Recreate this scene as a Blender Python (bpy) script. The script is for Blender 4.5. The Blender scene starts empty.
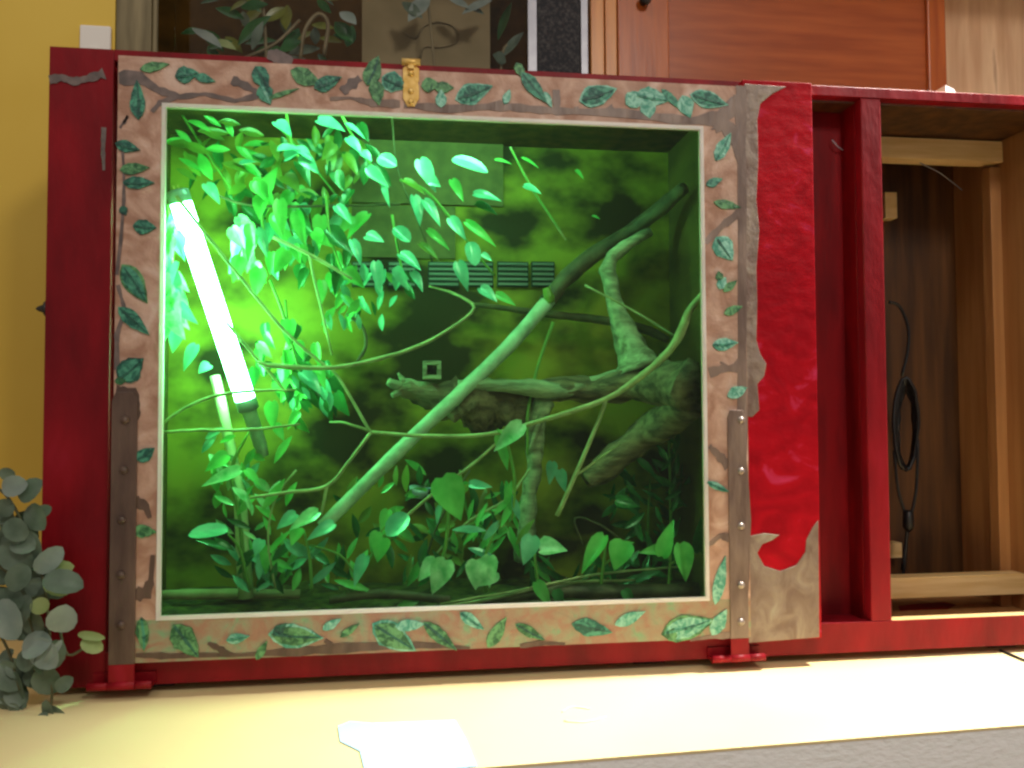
import bpy, bmesh, math, random
from mathutils import Vector, Matrix, noise
random.seed(11)
S = bpy.context.scene
COL = S.collection

# ------------------------------------------------------------------ camera
CAM = Vector((0.5045, -1.1897, 0.3769)); FPX = 800.0
yaw, pit, rol = .1287, .0367, -.0046
Fw = Vector((math.sin(yaw)*math.cos(pit), math.cos(yaw)*math.cos(pit), math.sin(pit)))
R0 = Vector((math.cos(yaw), -math.sin(yaw), 0)); U0 = R0.cross(Fw)
Rt = R0*math.cos(rol)+U0*math.sin(rol); Up = U0*math.cos(rol)-R0*math.sin(rol)
cd = bpy.data.cameras.new('camera'); co = bpy.data.objects.new('camera', cd); COL.objects.link(co)
cd.sensor_width = 36; cd.lens = 36*FPX/1024; cd.clip_start = .02
co.matrix_world = Matrix(((Rt.x, Up.x, -Fw.x, CAM.x), (Rt.y, Up.y, -Fw.y, CAM.y), (Rt.z, Up.z, -Fw.z, CAM.z), (0, 0, 0, 1)))
S.camera = co

def P(px, py, y):
    d = Fw*FPX+Rt*(px-512)-Up*(py-384)
    return CAM+d*((y-CAM.y)/d.y)
def PZ(px, py, z):
    d = Fw*FPX+Rt*(px-512)-Up*(py-384)
    return CAM+d*((z-CAM.z)/d.z)
def X(px, py, y): return P(px, py, y).x
def Z(px, py, y): return P(px, py, y).z
def M(px, y):                                   # pixels -> metres at depth y
    return px*(y-CAM.y)/FPX/0.99

# ------------------------------------------------------------------ materials
def lin(c):
    return tuple(((v/255)/12.92 if v/255 <= .04045 else ((v/255+.055)/1.055)**2.4) for v in c)+(1,)
def base(name):
    m = bpy.data.materials.new(name); m.use_nodes = True
    nt = m.node_tree; b = nt.nodes['Principled BSDF']
    return m, nt, b
def noisy(name, c1, c2, scale=8, stretch=(1, 1, 1), rough=.5, bump=.0, detail=4, lo=.35, hi=.65, c3=None, spec=.5, bscale=None, metal=0, dist=0):
    m, nt, b = base(name); N = nt.nodes; L = nt.links
    tc = N.new('ShaderNodeTexCoord'); mp = N.new('ShaderNodeMapping'); mp.inputs['Scale'].default_value = stretch
    L.new(tc.outputs['Object'], mp.inputs[0])
    nz = N.new('ShaderNodeTexNoise'); nz.inputs['Scale'].default_value = scale; nz.inputs['Detail'].default_value = detail
    nz.inputs['Distortion'].default_value = dist
    L.new(mp.outputs[0], nz.inputs[0])
    cr = N.new('ShaderNodeValToRGB'); e = cr.color_ramp.elements
    e[0].position = lo; e[0].color = lin(c1); e[1].position = hi; e[1].color = lin(c2)
    if c3:
        k = e.new(hi+.12); k.color = lin(c3)
    L.new(nz.outputs[0], cr.inputs[0]); L.new(cr.outputs[0], b.inputs['Base Color'])
    b.inputs['Roughness'].default_value = rough; b.inputs['Specular IOR Level'].default_value = spec
    b.inputs['Metallic'].default_value = metal
    if bump:
        n2 = N.new('ShaderNodeTexNoise'); n2.inputs['Scale'].default_value = bscale or scale*3; n2.inputs['Detail'].default_value = 3
        L.new(mp.outputs[0], n2.inputs[0])
        bp = N.new('ShaderNodeBump'); bp.inputs['Strength'].default_value = bump; bp.inputs['Distance'].default_value = .004
        L.new(n2.outputs[0], bp.inputs['Height']); L.new(bp.outputs[0], b.inputs['Normal'])
    return m
def plain(name, c, rough=.5, metal=0, spec=.5):
    m, nt, b = base(name)
    b.inputs['Base Color'].default_value = lin(c); b.inputs['Roughness'].default_value = rough
    b.inputs['Metallic'].default_value = metal; b.inputs['Specular IOR Level'].default_value = spec
    return m
def leafmat(name, c1, c2, trans=.3, rough=.3, scale=25, spec=.6):
    m = noisy(name, c1, c2, scale=scale, rough=rough, lo=.3, hi=.7, spec=spec)
    nt = m.node_tree; N = nt.nodes; L = nt.links; b = N['Principled BSDF']; out = N['Material Output']
    t = N.new('ShaderNodeBsdfTranslucent'); mx = N.new('ShaderNodeMixShader'); mx.inputs[0].default_value = trans
    cr = [n for n in N if n.type == 'VALTORGB'][0]
    L.new(cr.outputs[0], t.inputs[0]); L.new(b.outputs[0], mx.inputs[1]); L.new(t.outputs[0], mx.inputs[2]); L.new(mx.outputs[0], out.inputs[0])
    return m
def glassmat(name, tint=(1, 1, 1, 1), refl=.9):
    m, nt, b = base(name); N = nt.nodes; L = nt.links
    N.remove(b); out = N['Material Output']
    tr = N.new('ShaderNodeBsdfTransparent'); tr.inputs[0].default_value = tint
    gl = N.new('ShaderNodeBsdfGlossy'); gl.inputs['Roughness'].default_value = .02
    fr = N.new('ShaderNodeFresnel'); fr.inputs[0].default_value = 1.45
    mu = N.new('ShaderNodeMath'); mu.operation = 'MULTIPLY'; mu.inputs[1].default_value = refl
    mx = N.new('ShaderNodeMixShader')
    L.new(fr.outputs[0], mu.inputs[0]); L.new(mu.outputs[0], mx.inputs[0]); L.new(tr.outputs[0], mx.inputs[1]); L.new(gl.outputs[0], mx.inputs[2]); L.new(mx.outputs[0], out.inputs[0])
    return m
def emit(name, c, s):
    m, nt, b = base(name)
    b.inputs['Base Color'].default_value = (.8, .8, .8, 1)
    b.inputs['Emission Color'].default_value = c; b.inputs['Emission Strength'].default_value = s
    return m

RED = noisy('red_paint', (104, 6, 18), (140, 12, 26), 14, (1, 1, .35), .5, .25, c3=(156, 22, 42), bscale=90, spec=.22)
REDB = noisy('bright_red_paint', (150, 4, 22), (176, 9, 28), 22, (.7, 1, 1), .5, .3, c3=(196, 50, 88), bscale=55, dist=1.2, hi=.6, spec=.12)
REDD = noisy('shaded_red_paint', (92, 4, 12), (124, 9, 18), 30, (1, 1, .2), .55, .3, bscale=60, spec=.2)  # same red, darkened so the colour carries the recess's shade
TAN = noisy('tan_paint', (166, 124, 102), (200, 164, 144), 16, (1, 1, 1), .55, .4, c3=(214, 186, 170), lo=.38, hi=.6, dist=1.5, bscale=120)
TANB = noisy('mottled_tan_paint', (160, 120, 98), (152, 144, 116), 34, (1, 1, 1), .55, .4, c3=(124, 158, 120), lo=.36, hi=.58, dist=1.2, bscale=120)
BARK = noisy('bark_paint', (104, 84, 76), (140, 120, 108), 40, (1, 1, .25), .45, .5, c3=(160, 140, 134), bscale=80)
BARKD = noisy('dark_bark_paint', (78, 58, 50), (104, 82, 70), 40, (1, 1, .25), .45, .5, bscale=80)
GREY = noisy('grey_trunk_paint', (118, 96, 86), (150, 134, 120), 30, (1, 1, .8), .5, .7, c3=(160, 156, 136), bscale=60, dist=1)
TWIGP = noisy('painted_twig_grey', (88, 78, 76), (120, 104, 100), 60, rough=.5)
PL = [noisy('leaf_paint_teal', (22, 88, 74), (76, 156, 126), 90, rough=.45, bump=.4, lo=.4, hi=.6, dist=1),
      noisy('leaf_paint_green', (36, 92, 56), (100, 160, 104), 90, rough=.45, bump=.4, lo=.4, hi=.6, dist=1),
      noisy('leaf_paint_pale', (66, 150, 126), (146, 204, 182), 90, rough=.45, bump=.4, lo=.4, hi=.6, dist=1),
      noisy('leaf_paint_dark', (18, 66, 58), (46, 108, 88), 90, rough=.45, bump=.4, lo=.4, hi=.6, dist=1)]
WHITE = leafmat('white_bead', (246, 240, 236), (252, 248, 246), .4, .3)
BRASS = noisy('brass', (214, 170, 84), (236, 200, 124), 120, rough=.35, metal=.45)
STEEL = noisy('screw_metal', (124, 112, 106), (160, 148, 140), 100, rough=.35, metal=.6)
DARK = plain('dark_metal', (34, 32, 30), .5)
RUB = plain('black_rubber', (16, 16, 18), .45)
PINE = noisy('raw_pine', (214, 176, 112), (232, 200, 142), 12, (.6, 6, 8), .6, .1)
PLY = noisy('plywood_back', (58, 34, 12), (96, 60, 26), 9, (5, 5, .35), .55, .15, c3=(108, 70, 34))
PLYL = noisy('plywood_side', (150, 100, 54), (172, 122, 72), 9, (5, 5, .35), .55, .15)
INWOOD = noisy('vivarium_inner_wood', (78, 56, 22), (108, 80, 32), 6, (1, 1, 3), .6, .2)
BACK = noisy('vivarium_backdrop', (52, 36, 16), (158, 132, 44), 6, (1, 1, 1.4), .7, .2, lo=.40, hi=.58, spec=.2)
CORK = noisy('cork', (92, 68, 38), (110, 84, 46), 40, rough=.8)
SOIL = noisy('bark_substrate', (52, 40, 22), (104, 92, 40), 40, rough=.9, bump=.8)
DRIFT = noisy('driftwood_grey', (118, 104, 84), (186, 176, 150), 14, (1, 6, 6), .7, .8, bscale=60)
DRIFTD = noisy('driftwood_brown', (80, 56, 42), (152, 120, 94), 14, (1, 5, 5), .75, .9, bscale=60)
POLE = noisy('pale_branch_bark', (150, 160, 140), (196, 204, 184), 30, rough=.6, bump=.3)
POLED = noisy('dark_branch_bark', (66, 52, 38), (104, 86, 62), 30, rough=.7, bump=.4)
TWIG = noisy('vine_wood', (150, 136, 96), (190, 176, 130), 40, rough=.6)
TWIGD = noisy('dark_vine_wood', (70, 54, 34), (100, 78, 50), 40, rough=.7)
STEM = plain('green_stem', (120, 150, 70), .5)
LG = leafmat('leaf_green', (84, 170, 80), (150, 214, 124), .3, .25)
LT = leafmat('leaf_teal', (84, 156, 136), (156, 214, 194), .2, .2, spec=.8)
LD = leafmat('leaf_deep_green', (34, 88, 46), (64, 124, 66), .25, .25)
LO = leafmat('leaf_olive', (116, 128, 50), (150, 160, 70), .3)
LV = leafmat('leaf_variegated_lit', (96, 180, 112), (222, 240, 206), .3, .2, 50, .8)
EUC = leafmat('eucalyptus_leaf', (74, 92, 76), (112, 128, 112), .1, .45, 30, .35)
EUCP = leafmat('eucalyptus_pale', (118, 134, 128), (146, 158, 150), .1, .45, 30, .35)
EUCY = leafmat('eucalyptus_young', (130, 152, 92), (164, 178, 120), .2, .45, 30, .35)
EST = plain('eucalyptus_stem', (86, 84, 58), .6)
GLASS = glassmat('green_tinted_glass', (.80, .99, .82, 1), .5)
GLASSC = glassmat('clear_glass', refl=.5)
TUBE = emit('lit_tube', (.22, 1.0, .42, 1), 86)
FILL_TUBE = emit('added_fill_tube', (.25, 1.0, .54, 1), 94)  # emission of the added fill tube under the ceiling
VENT = plain('vent_plastic', (112, 104, 108), .5)
VENTD = plain('vent_dark', (28, 30, 26), .7)
YEL = noisy('yellow_wall_paint', (214, 178, 66), (222, 188, 78), 3, rough=.65, bump=.05, bscale=140)
CREAM = noisy('cream_ledge_paint', (228, 206, 150), (234, 214, 164), 2, rough=.5)
STUC = noisy('grey_stucco', (250, 252, 250), (255, 255, 255), 60, (1, 1, 2), .85, .5, bscale=90)
FLOORM = noisy('floor_boards', (110, 84, 60), (130, 102, 74), 3, (1, 8, 1), .5)
CUPW = noisy('stained_pine', (142, 66, 26), (164, 84, 38), 7, (.6, 3, 7), .35, .05)
CUPV = noisy('stained_pine_upright', (150, 70, 24), (176, 92, 36), 7, (7, 3, .6), .35, .05)
TRIMW = noisy('orange_trim_wood', (188, 116, 44), (206, 136, 60), 9, (7, 3, .6), .35, .05)
BOARD = noisy('pale_board_wood', (206, 164, 130), (232, 200, 166), 6, (5, 5, .5), .5, .1, c3=(186, 146, 120), dist=.6)
GREYW = noisy('weathered_post', (104, 92, 62), (140, 126, 92), 9, (6, 6, .5), .6, .1)
TANKB = noisy('tank_backdrop', (66, 54, 24), (124, 94, 40), 9, rough=.8)
CARD = noisy('card_panel', (128, 114, 78), (146, 130, 94), 9, rough=.7)
ALU = noisy('grey_metal_bar', (150, 150, 160), (170, 170, 178), 20, rough=.4, metal=.3)
MESHD = noisy('dark_mesh', (28, 28, 34), (70, 66, 66), 160, rough=.8, lo=.45, hi=.7)
PAPER = plain('paper', (232, 226, 220), .7)
PAPERB = noisy('bluish_paper', (170, 208, 250), (184, 216, 252), 6, rough=.5)
SCUFF = plain('scuff', (214, 214, 206), .6)

# ------------------------------------------------------------------ mesh builder
LIFT = [0]
class MB:
    def __init__(s): s.v = []; s.f = []; s.m = []; s.mats = []; s.sm = []
    def mi(s, m):
        if m not in s.mats: s.mats.append(m)
        return s.mats.index(m)
    def add(s, vs, fs, m, smooth=False):
        o = len(s.v); k = s.mi(m); s.v += [Vector(v) for v in vs]
        for f in fs: s.f.append([i+o for i in f]); s.m.append(k); s.sm.append(smooth)
    def box(s, a, b, m, sides=None):
        x0, x1 = sorted((a[0], b[0])); y0, y1 = sorted((a[1], b[1])); z0, z1 = sorted((a[2], b[2]))
        vs = [(x0, y0, z0), (x1, y0, z0), (x1, y1, z0), (x0, y1, z0), (x0, y0, z1), (x1, y0, z1), (x1, y1, z1), (x0, y1, z1)]
        s.add(vs, [(0, 3, 2, 1), (4, 5, 6, 7), (0, 1, 5, 4), (1, 2, 6, 5), (2, 3, 7, 6), (3, 0, 4, 7)], m)
        return s
    def prism(s, poly, m, ext):                  # polygon of points swept by vector ext
        n = len(poly); e = Vector(ext)
        vs = [Vector(p) for p in poly]+[Vector(p)+e for p in poly]
        fs = [tuple(range(n)), tuple(range(2*n-1, n-1, -1))]+[(i, i+n, (i+1) % n+n, (i+1) % n) for i in range(n)]
        s.add(vs, fs, m); return s
    def tube(s, pts, rad, m, seg=8, gnarl=0, nf=30, cap=True):
        pts = [Vector(p) for p in pts]; n = len(pts)
        rad = rad if isinstance(rad, (list, tuple)) else [rad]*n
        vs = []; fs = []; u = None
        for i, p in enumerate(pts):
            t = (pts[min(i+1, n-1)]-pts[max(i-1, 0)])
            t = t.normalized() if t.length > 1e-9 else Vector((0, 0, 1))
            if u is None:
                u = t.orthogonal().normalized()
            u = (u-t*u.dot(t)); u = u.normalized() if u.length > 1e-6 else t.orthogonal().normalized()
            w = t.cross(u)
            for k in range(seg):
                a = 2*math.pi*k/seg; dr = u*math.cos(a)+w*math.sin(a)
                r = rad[i]
                if gnarl: r *= 1+gnarl*noise.noise((p+dr*r)*nf)
                vs.append(p+dr*r)
        for i in range(n-1):
            for k in range(seg):
                k2 = (k+1) % seg
                fs.append((i*seg+k, i*seg+k2, (i+1)*seg+k2, (i+1)*seg+k))
        if cap:
            fs.append(tuple(range(seg-1, -1, -1))); fs.append(tuple((n-1)*seg+k for k in range(seg)))
        s.add(vs, fs, m, True); return s
    def lathe(s, c, axis, prof, m, seg=16):
        pts = [Vector(c)+Vector(axis).normalized()*h for h, r in prof]
        return s.tube(pts, [max(r, 1e-4) for h, r in prof], m, seg)
    def leaf(s, b, tip, w, m, nrm=(0, -1, .3), fold=.25, curl=.12, shape='heart'):
        b = Vector(b); tip = Vector(tip); d = tip-b; L = d.length
        if L < 1e-5: return s
        d.normalize(); n = Vector(nrm); n = (n-d*n.dot(d))
        n = n.normalized() if n.length > 1e-5 else d.orthogonal().normalized()
        q = d.cross(n)
        if shape == 'heart': st = [(-.06, .0, .35), (.02, .0, .75), (.18, .18, 1), (.4, .4, .92), (.62, .62, .66), (.82, .82, .34), (1, 1, .02)]
        elif shape == 'round': st = [(0, 0, .2), (.08, .12, .6), (.25, .28, .9), (.5, .5, 1), (.75, .73, .85), (.92, .9, .5), (1, 1, .06)]
        else: st = [(0, 0, .06), (.12, .12, .45), (.3, .3, .85), (.5, .5, 1), (.7, .7, .8), (.87, .87, .42), (1, 1, .02)]
        vs = []; fs = []
        for te, tm, ww in st:
            ce = b+d*(L*te)-n*(curl*L*te*te); cm = b+d*(L*tm)-n*(curl*L*tm*tm)
            h = w*.5*ww
            vs += [ce-q*h+n*(fold*h), (ce+cm)/2-q*h*.5+n*(fold*h*.4), cm, (ce+cm)/2+q*h*.5+n*(fold*h*.4), ce+q*h+n*(fold*h)]
        for i in range(len(st)-1):
            for k in range(4): fs.append((i*5+k, i*5+k+1, i*5+k+6, i*5+k+5))
        s.add(vs, fs, m, True); return s
    # raised brush strokes on a board that faces the viewer; lx/ly are pixels of the photograph, y the board's depth
    def stroke(s, pp, wd, m, y, jit=.3):
        pts = [P(a, b, y) for a, b in pp]
        sub = []
        for i in range(len(pts)-1):
            for k in range(4): sub.append((pts[i].lerp(pts[i+1], k/4), (i+k/4)/(len(pts)-1)))
        sub.append((pts[-1], 1.0))
        wd = wd if isinstance(wd, (list, tuple)) else [wd]*len(pp)
        vs = []; n = len(sub)
        for i, (p, t) in enumerate(sub):
            d = sub[min(i+1, n-1)][0]-sub[max(i-1, 0)][0]; d = d.normalized(); q = Vector((-d.z, 0, d.x))
            f = t*(len(wd)-1); a = min(int(f), len(wd)-2) if len(wd) > 1 else 0
            w = M(wd[a]*(1-(f-a))+wd[min(a+1, len(wd)-1)]*(f-a), y)*.5
            w *= 1+random.uniform(-jit, jit)
            vs += [p-q*w, p+q*w]
        LIFT[0] += 1; o = Vector((0, -.0008-.000012*(LIFT[0] % 60), 0)); nn = len(vs)
        allv = vs+[v+o for v in vs]; fs = []
        for i in range(n-1):
            a, b, c, d = 2*i, 2*i+1, 2*i+3, 2*i+2
            fs += [(a+nn, b+nn, c+nn, d+nn), (a, d, d+nn, a+nn), (b, b+nn, c+nn, c)]
        fs += [(0, nn, nn+1, 1), (nn-2, nn-1, 2*nn-1, 2*nn-2)]
        s.add(allv, fs, m); return s
    def pleaf(s, cx, cy, L, ang, w, m, y, vein=None, rim=None, shape=1.0):
        a = math.radians(ang); dx, dy = math.cos(a), -math.sin(a)
        def outline(L, w):
            pp = []
            N = 9
            for sgn in (1, -1):
                rng = range(N) if sgn == 1 else range(N, 0, -1)
                for i in rng:
                    t = i/N; hw = w/2*math.sin(math.pi*t**(.75 if shape >= 1 else 1))*(1+random.uniform(-.1, .1))
                    u = (t-.5)*L
                    pp.append((cx+dx*u-dy*hw*sgn, cy+dy*u+dx*hw*sgn))
            return pp
        if rim: s.prism([P(a_, b_, y) for a_, b_ in outline(L*1.12, w*1.25)], rim, (0, -.0016, 0))
        LIFT[0] += 1
        s.prism([P(a_, b_, y) for a_, b_ in outline(L, w)], m, (0, -.0018-.000012*(LIFT[0] % 60), 0))
        if vein: s.stroke([(cx-dx*L*.45, cy-dy*L*.45), (cx+1, cy+1), (cx+dx*L*.45, cy+dy*L*.45)], [2.2, 2.4, 1], vein, y-.0020)
        return s
    def build(s, name, parent=None, root=(0, 0, 0), bevel=0, sub=0):
        me = bpy.data.meshes.new(name); r = Vector(root)
        if parent is not None and root == (0, 0, 0): r = parent.get('_o') and Vector(parent['_o']) or r
        me.from_pydata([v-r for v in s.v], [], s.f)
        for m in s.mats: me.materials.append(m)
        for p, k, sm in zip(me.polygons, s.m, s.sm): p.material_index = k; p.use_smooth = sm
        me.update()
        o = bpy.data.objects.new(name, me); COL.objects.link(o)
        if parent is not None: o.parent = parent
        else: o.location = r
        if bevel:
            b = o.modifiers.new('bevel', 'BEVEL'); b.width = bevel; b.segments = 2; b.limit_method = 'ANGLE'; b.angle_limit = math.radians(50)
        if sub:
            b = o.modifiers.new('sub', 'SUBSURF'); b.levels = b.render_levels = sub
        return o

ORI = {}
def thing(name, loc, label, cat, group=None):
    o = bpy.data.objects.new(name, None); COL.objects.link(o); o.location = loc; o.empty_display_size = .05
    o['label'] = label; o['category'] = cat
    if group: o['group'] = group
    ORI[o.name] = Vector(loc)
    return o
def part(mb, name, parent, bevel=0, label=None, sub=0):
    q = parent
    while q.parent is not None: q = q.parent
    o = mb.build(name, None, tuple(ORI[q.name]), bevel, sub); o.location = (0, 0, 0); o.parent = parent
    if label: o['label'] = label
    return o
def tag(o, label, cat, group=None):
    o['label'] = label; o['category'] = cat
    if group: o['group'] = group
    return o
def struct(mb, name, bevel=0):
    o = mb.build(name, None, (0, 0, 0), bevel); o['kind'] = 'structure'; return o
def jit(pts, a):
    return [p+Vector((random.uniform(-a, a), random.uniform(-a, a), random.uniform(-a, a))) for p in pts]
def smooth(pts, n=4):                             # Catmull-Rom through points
    pts = [Vector(p) for p in pts]
    if len(pts) < 3:
        return [pts[0].lerp(pts[-1], i/n) for i in range(n+1)]
    e = [pts[0]*2-pts[1]]+pts+[pts[-1]*2-pts[-2]]; out = []
    for i in range(1, len(e)-2):
        a, b, c, d = e[i-1:i+3]
        for k in range(n):
            t = k/n
            out.append(.5*((2*b)+(c-a)*t+(2*a-5*b+4*c-d)*t*t+(3*b-a-3*c+d)*t**3))
    out.append(pts[-1]); return out
def lerpl(v, n):
    out = []
    for i in range(n):
        f = i/(n-1)*(len(v)-1); a = min(int(f), len(v)-2); out.append(v[a]*(1-f+a)+v[a+1]*(f-a))
    return out

# ------------------------------------------------------------------ setting
LZ = -.012
e0 = PZ(490, 767, LZ); e1 = PZ(1024, 725, LZ); ed = (e1-e0).normalized()
a0 = e0-ed*2.2; a1 = e1+ed*1.6
m = MB(); m.prism([(a0.x, a0.y, LZ-.003), (a1.x, a1.y, LZ-.003), (a1.x, .95, LZ-.003), (a0.x, .95, LZ-.003)], CREAM, (0, 0, .003))
struct(m, 'trim_1')
m = MB(); m.prism([(a0.x, a0.y+.001, -1.0), (a1.x, a1.y+.001, -1.0), (a1.x, .95, -1.0), (a0.x, .95, -1.0)], STUC, (0, 0, 1.0+LZ-.0032))
struct(m, 'wall_front')
m = MB(); m.box((-2.2, -3, -1.02), (3.4, 1.2, -1.0), FLOORM); struct(m, 'floor')
xw = X(115, 30, .31)
m = MB(); m.box((-2.2, .31, LZ+.0005), (xw, .36, 2.3), YEL); struct(m, 'wall_left')
m = MB(); m.box((xw+.001, .29, 1.40), (3.4, .36, 2.3), YEL); struct(m, 'added_header')  # unseen header, added to keep the overhead lamp off the background
m = MB(); xb = X(945, 40, .45)+.002
m.box((xb, .56, LZ+.0005), (3.4, .62, 2.3), BOARD); struct(m, 'wall_back')

# ------------------------------------------------------------------ vivarium cabinet
cab = thing('vivarium_cabinet', (0.8, .15, LZ), 'long red-painted vivarium cabinet with a leaf-painted glass door, on the cream ledge', 'vivarium')
D = .30; xr = 1.64
xin0, xin1 = .083, 1.0025
m = MB(); m.box((0, 0, 0), (.0862, .02, .9), RED); m.box((.0862, .013, .047), (.0989, .02, .8835), RED); m.box((0, .0205, 0), (.018, D, .899), RED)
m.stroke([(50, 80), (62, 78), (74, 82), (88, 79), (104, 74)], [8, 6, 7, 7, 8], TWIGP, 0)
m.stroke([(104, 128), (103, 150), (104, 170)], [3, 4, 2], TWIGP, 0)
part(m, 'left_stile', cab, .002)
m = MB(); m.box((.0185, .0205, .02), (xin0, D-.012, .88), INWOOD); part(m, 'inner_side_wall', cab)
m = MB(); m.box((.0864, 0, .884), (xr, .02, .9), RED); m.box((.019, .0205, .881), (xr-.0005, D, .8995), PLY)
m.stroke([(268, 55), (278, 57), (292, 62)], [10, 12, 8], TWIGP, 0)
part(m, 'top_rail', cab, .0015)
m = MB(); m.box((.0864, 0, 0), (xr, .02, .0465), RED); m.box((1.264, .001, .0466), (xr-.001, .0195, .0475), PINE)
part(m, 'bottom_rail', cab, .002)
m = MB(); m.box((.019, .0205, .002), (xr-.001, D, .02), PLYL)
q = [PZ(a, b, .0202) for a, b in ((898, 606), (918, 604), (945, 602), (956, 605), (948, 609), (920, 610), (900, 611))]
m.prism(q, RED, (0, 0, .0006))
part(m, 'floor_panel', cab)
m = MB(); m.box((.083, D-.010, .0205), (1.0025, D, .88), BACK); part(m, 'vivarium_back_panel', cab)
m = MB(); m.box((xin1, .0205, .0205), (1.0205, D, .88), INWOOD); part(m, 'inner_partition', cab)
# runners under the cabinet
for xx in (.12, .85, 1.45):
    m = MB(); m.box((xx, .03, LZ), (xx+.05, D-.02, 0), DARK); part(m, 'runner', cab)
# fixed painted panel right of the door
yp = -.018
xp0, xp1 = 1.0205, X(817, 380, -.018)
m = MB(); m.box((xp0, yp, .030), (xp1, -.0005, .895), REDB)
up = [(744, 84), (786, 87), (772, 94), (760, 104), (757, 120), (758, 160), (756, 200), (759, 230), (756, 270), (757, 300), (756, 340), (760, 354), (766, 364), (764, 376), (757, 384), (758, 396), (759, 410), (752, 417), (744, 416)]
m.prism([P(a, b, yp) for a, b in up], GREY, (0, -.0016, 0))
lowp = [(744, 537), (764, 533), (779, 535), (772, 540), (762, 544), (757, 553), (764, 566), (780, 571), (796, 565), (805, 552), (806, 540), (812, 528), (818, 520), (819, 637), (744, 643)]
m.prism([P(a, b, yp) for a, b in lowp], GREY, (0, -.0016, 0))
part(m, 'painted_panel', cab, .0012)
# recess and divider
ry = .06; xd0, xd1 = 1.2279, 1.2625
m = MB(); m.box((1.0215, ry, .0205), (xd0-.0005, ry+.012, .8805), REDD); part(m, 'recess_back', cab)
m = MB(); m.box((1.1, .0205, .0205), (xd0-.0005, ry-.0005, .044), RED); part(m, 'recess_floor', cab)
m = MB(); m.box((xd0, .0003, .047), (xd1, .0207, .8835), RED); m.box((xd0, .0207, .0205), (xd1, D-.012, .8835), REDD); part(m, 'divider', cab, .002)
# open compartment on the right
cx1 = 1.60
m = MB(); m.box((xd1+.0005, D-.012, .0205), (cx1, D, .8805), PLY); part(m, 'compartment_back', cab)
m = MB(); m.box((cx1, .0205, .0205), (cx1+.02, D, .8805), PLYL); m.box((cx1, .0, .047), (xr, .02, .8835), RED); part(m, 'compartment_side', cab)
m = MB(); xa = X(1006, 400, .155); m.box((cx1-.022, .158, .0205), (cx1-.0005, .182, Z(950, 162, .15)-.003), PLYL)
part(m, 'corner_batten', cab, .001)
m = MB(); y = .125; z0, z1 = Z(950, 597, y), Z(950, 576, y); m.box((xd1+.0005, y, z0), (cx1-.0005, y+.03, z1), PINE); part(m, 'lower_cleat', cab, .0015)
m = MB(); y = .15; z0, z1 = Z(950, 160, y), Z(950, 139, y); m.box((xd1+.0005, y, z0), (cx1-.0005, y+.035, z1), PINE); part(m, 'upper_cleat', cab, .0015)
# small white plug block on divider inside the compartment
for (a, b, c, d) in ((891, 192, 897, 218), (893, 543, 902, 558)):
    y = .262; m = MB(); m.box((X(a-6, b, y), y, Z(a, d, y)), (X(c, b, y), D-.0122, Z(a, b, y)), PINE); part(m, 'small_block', cab, .001)
# knob on the left side
m = MB(); c = P(40, 312, .05); m.lathe((-.0003, .012, c.z), (-1, 0, 0), [(0, .0115), (.004, .011), (.006, .006), (.010, .005), (.014, .0035), (.017, .001)], DARK, 12)
part(m, 'side_latch', cab)

# vent row on the back panel
yv = D-.0105
for (a, b, mt) in ((352, 380, 0), (388, 416, 0), (428, 459, 0), (464, 493, 0), (497, 528, 0), (531, 554, 0)):
    m = MB(); z1, z0 = Z(a, 262, yv), Z(a, 287, yv); x0, x1 = X(a, 270, yv), X(b, 270, yv)
    m.box((x0, yv-.006, z0), (x1, yv, z1), VENTD)
    n = 5
    for i in range(n):
        zz = z0+(z1-z0)*(i+.5)/n; m.box((x0+.002, yv-.009, zz-.0022), (x1-.002, yv-.0061, zz+.0022), VENT)
    part(m, 'vent_grille', cab)

# ---- door
yd = -.02
door = bpy.data.objects.new('door', None); COL.objects.link(door); door.parent = cab
xo0, xo1 = .0995, 1.0195; zo0, zo1 = .0365, .883
gx0, gx1, gz0, gz1 = .1600, .9535, .0945, .8165
m = MB()
y2 = -.0006
m.box((xo0, yd, gz1), (xo1, y2, zo1), TAN); m.box((xo0, yd, zo0), (xo1, y2, gz0), TANB)
m.box((xo0, yd, gz0), (gx0, y2, gz1), TAN); m.box((gx1, yd, gz0), (xo1, y2, gz1), TAN)
# painted boughs
st = lambda pp, w, mt=TWIGP: m.stroke(pp, w, mt, yd)
st([(119, 78), (140, 78), (158, 90), (180, 97), (205, 94), (235, 101), (258, 96), (262, 90)], [12, 11, 8, 5, 4, 4, 6, 4])
st([(152, 112), (160, 103), (176, 97)], [5, 5, 6])
st([(120, 128), (128, 116), (124, 124)], [2, 3, 2])
st([(232, 80), (246, 86), (258, 93)], [9, 7, 4])
st([(330, 99), (350, 98), (372, 103), (400, 104)], [4, 3, 8, 7], BARK)
st([(342, 92), (352, 84), (360, 78)], [8, 10, 6])
st([(404, 105), (450, 109), (500, 106), (540, 110), (556, 111), (620, 113), (690, 121), (720, 118), (742, 100)], [5, 8, 9, 7, 8, 8, 9, 20, 18], BARK)
st([(557, 108), (556, 90)], [6, 7], BARK); st([(613, 112), (609, 106)], [10, 7], BARK); st([(577, 112), (576, 107)], [6, 5], BARK)
st([(718, 120), (728, 128), (736, 145), (739, 165)], [24, 16, 8, 3], BARK)
st([(741, 86), (742, 200), (742, 400), (743, 520), (741, 640)], [9, 8, 10, 13, 13], BARK)
for seg in ([(737, 95), (742, 200)], [(742, 200), (742, 300), (742, 405)]):
    st(seg, [8, 6, 6], BARK)
st([(705, 243), (722, 226), (738, 214), (745, 212)], [8, 7, 8, 10], BARK)
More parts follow.
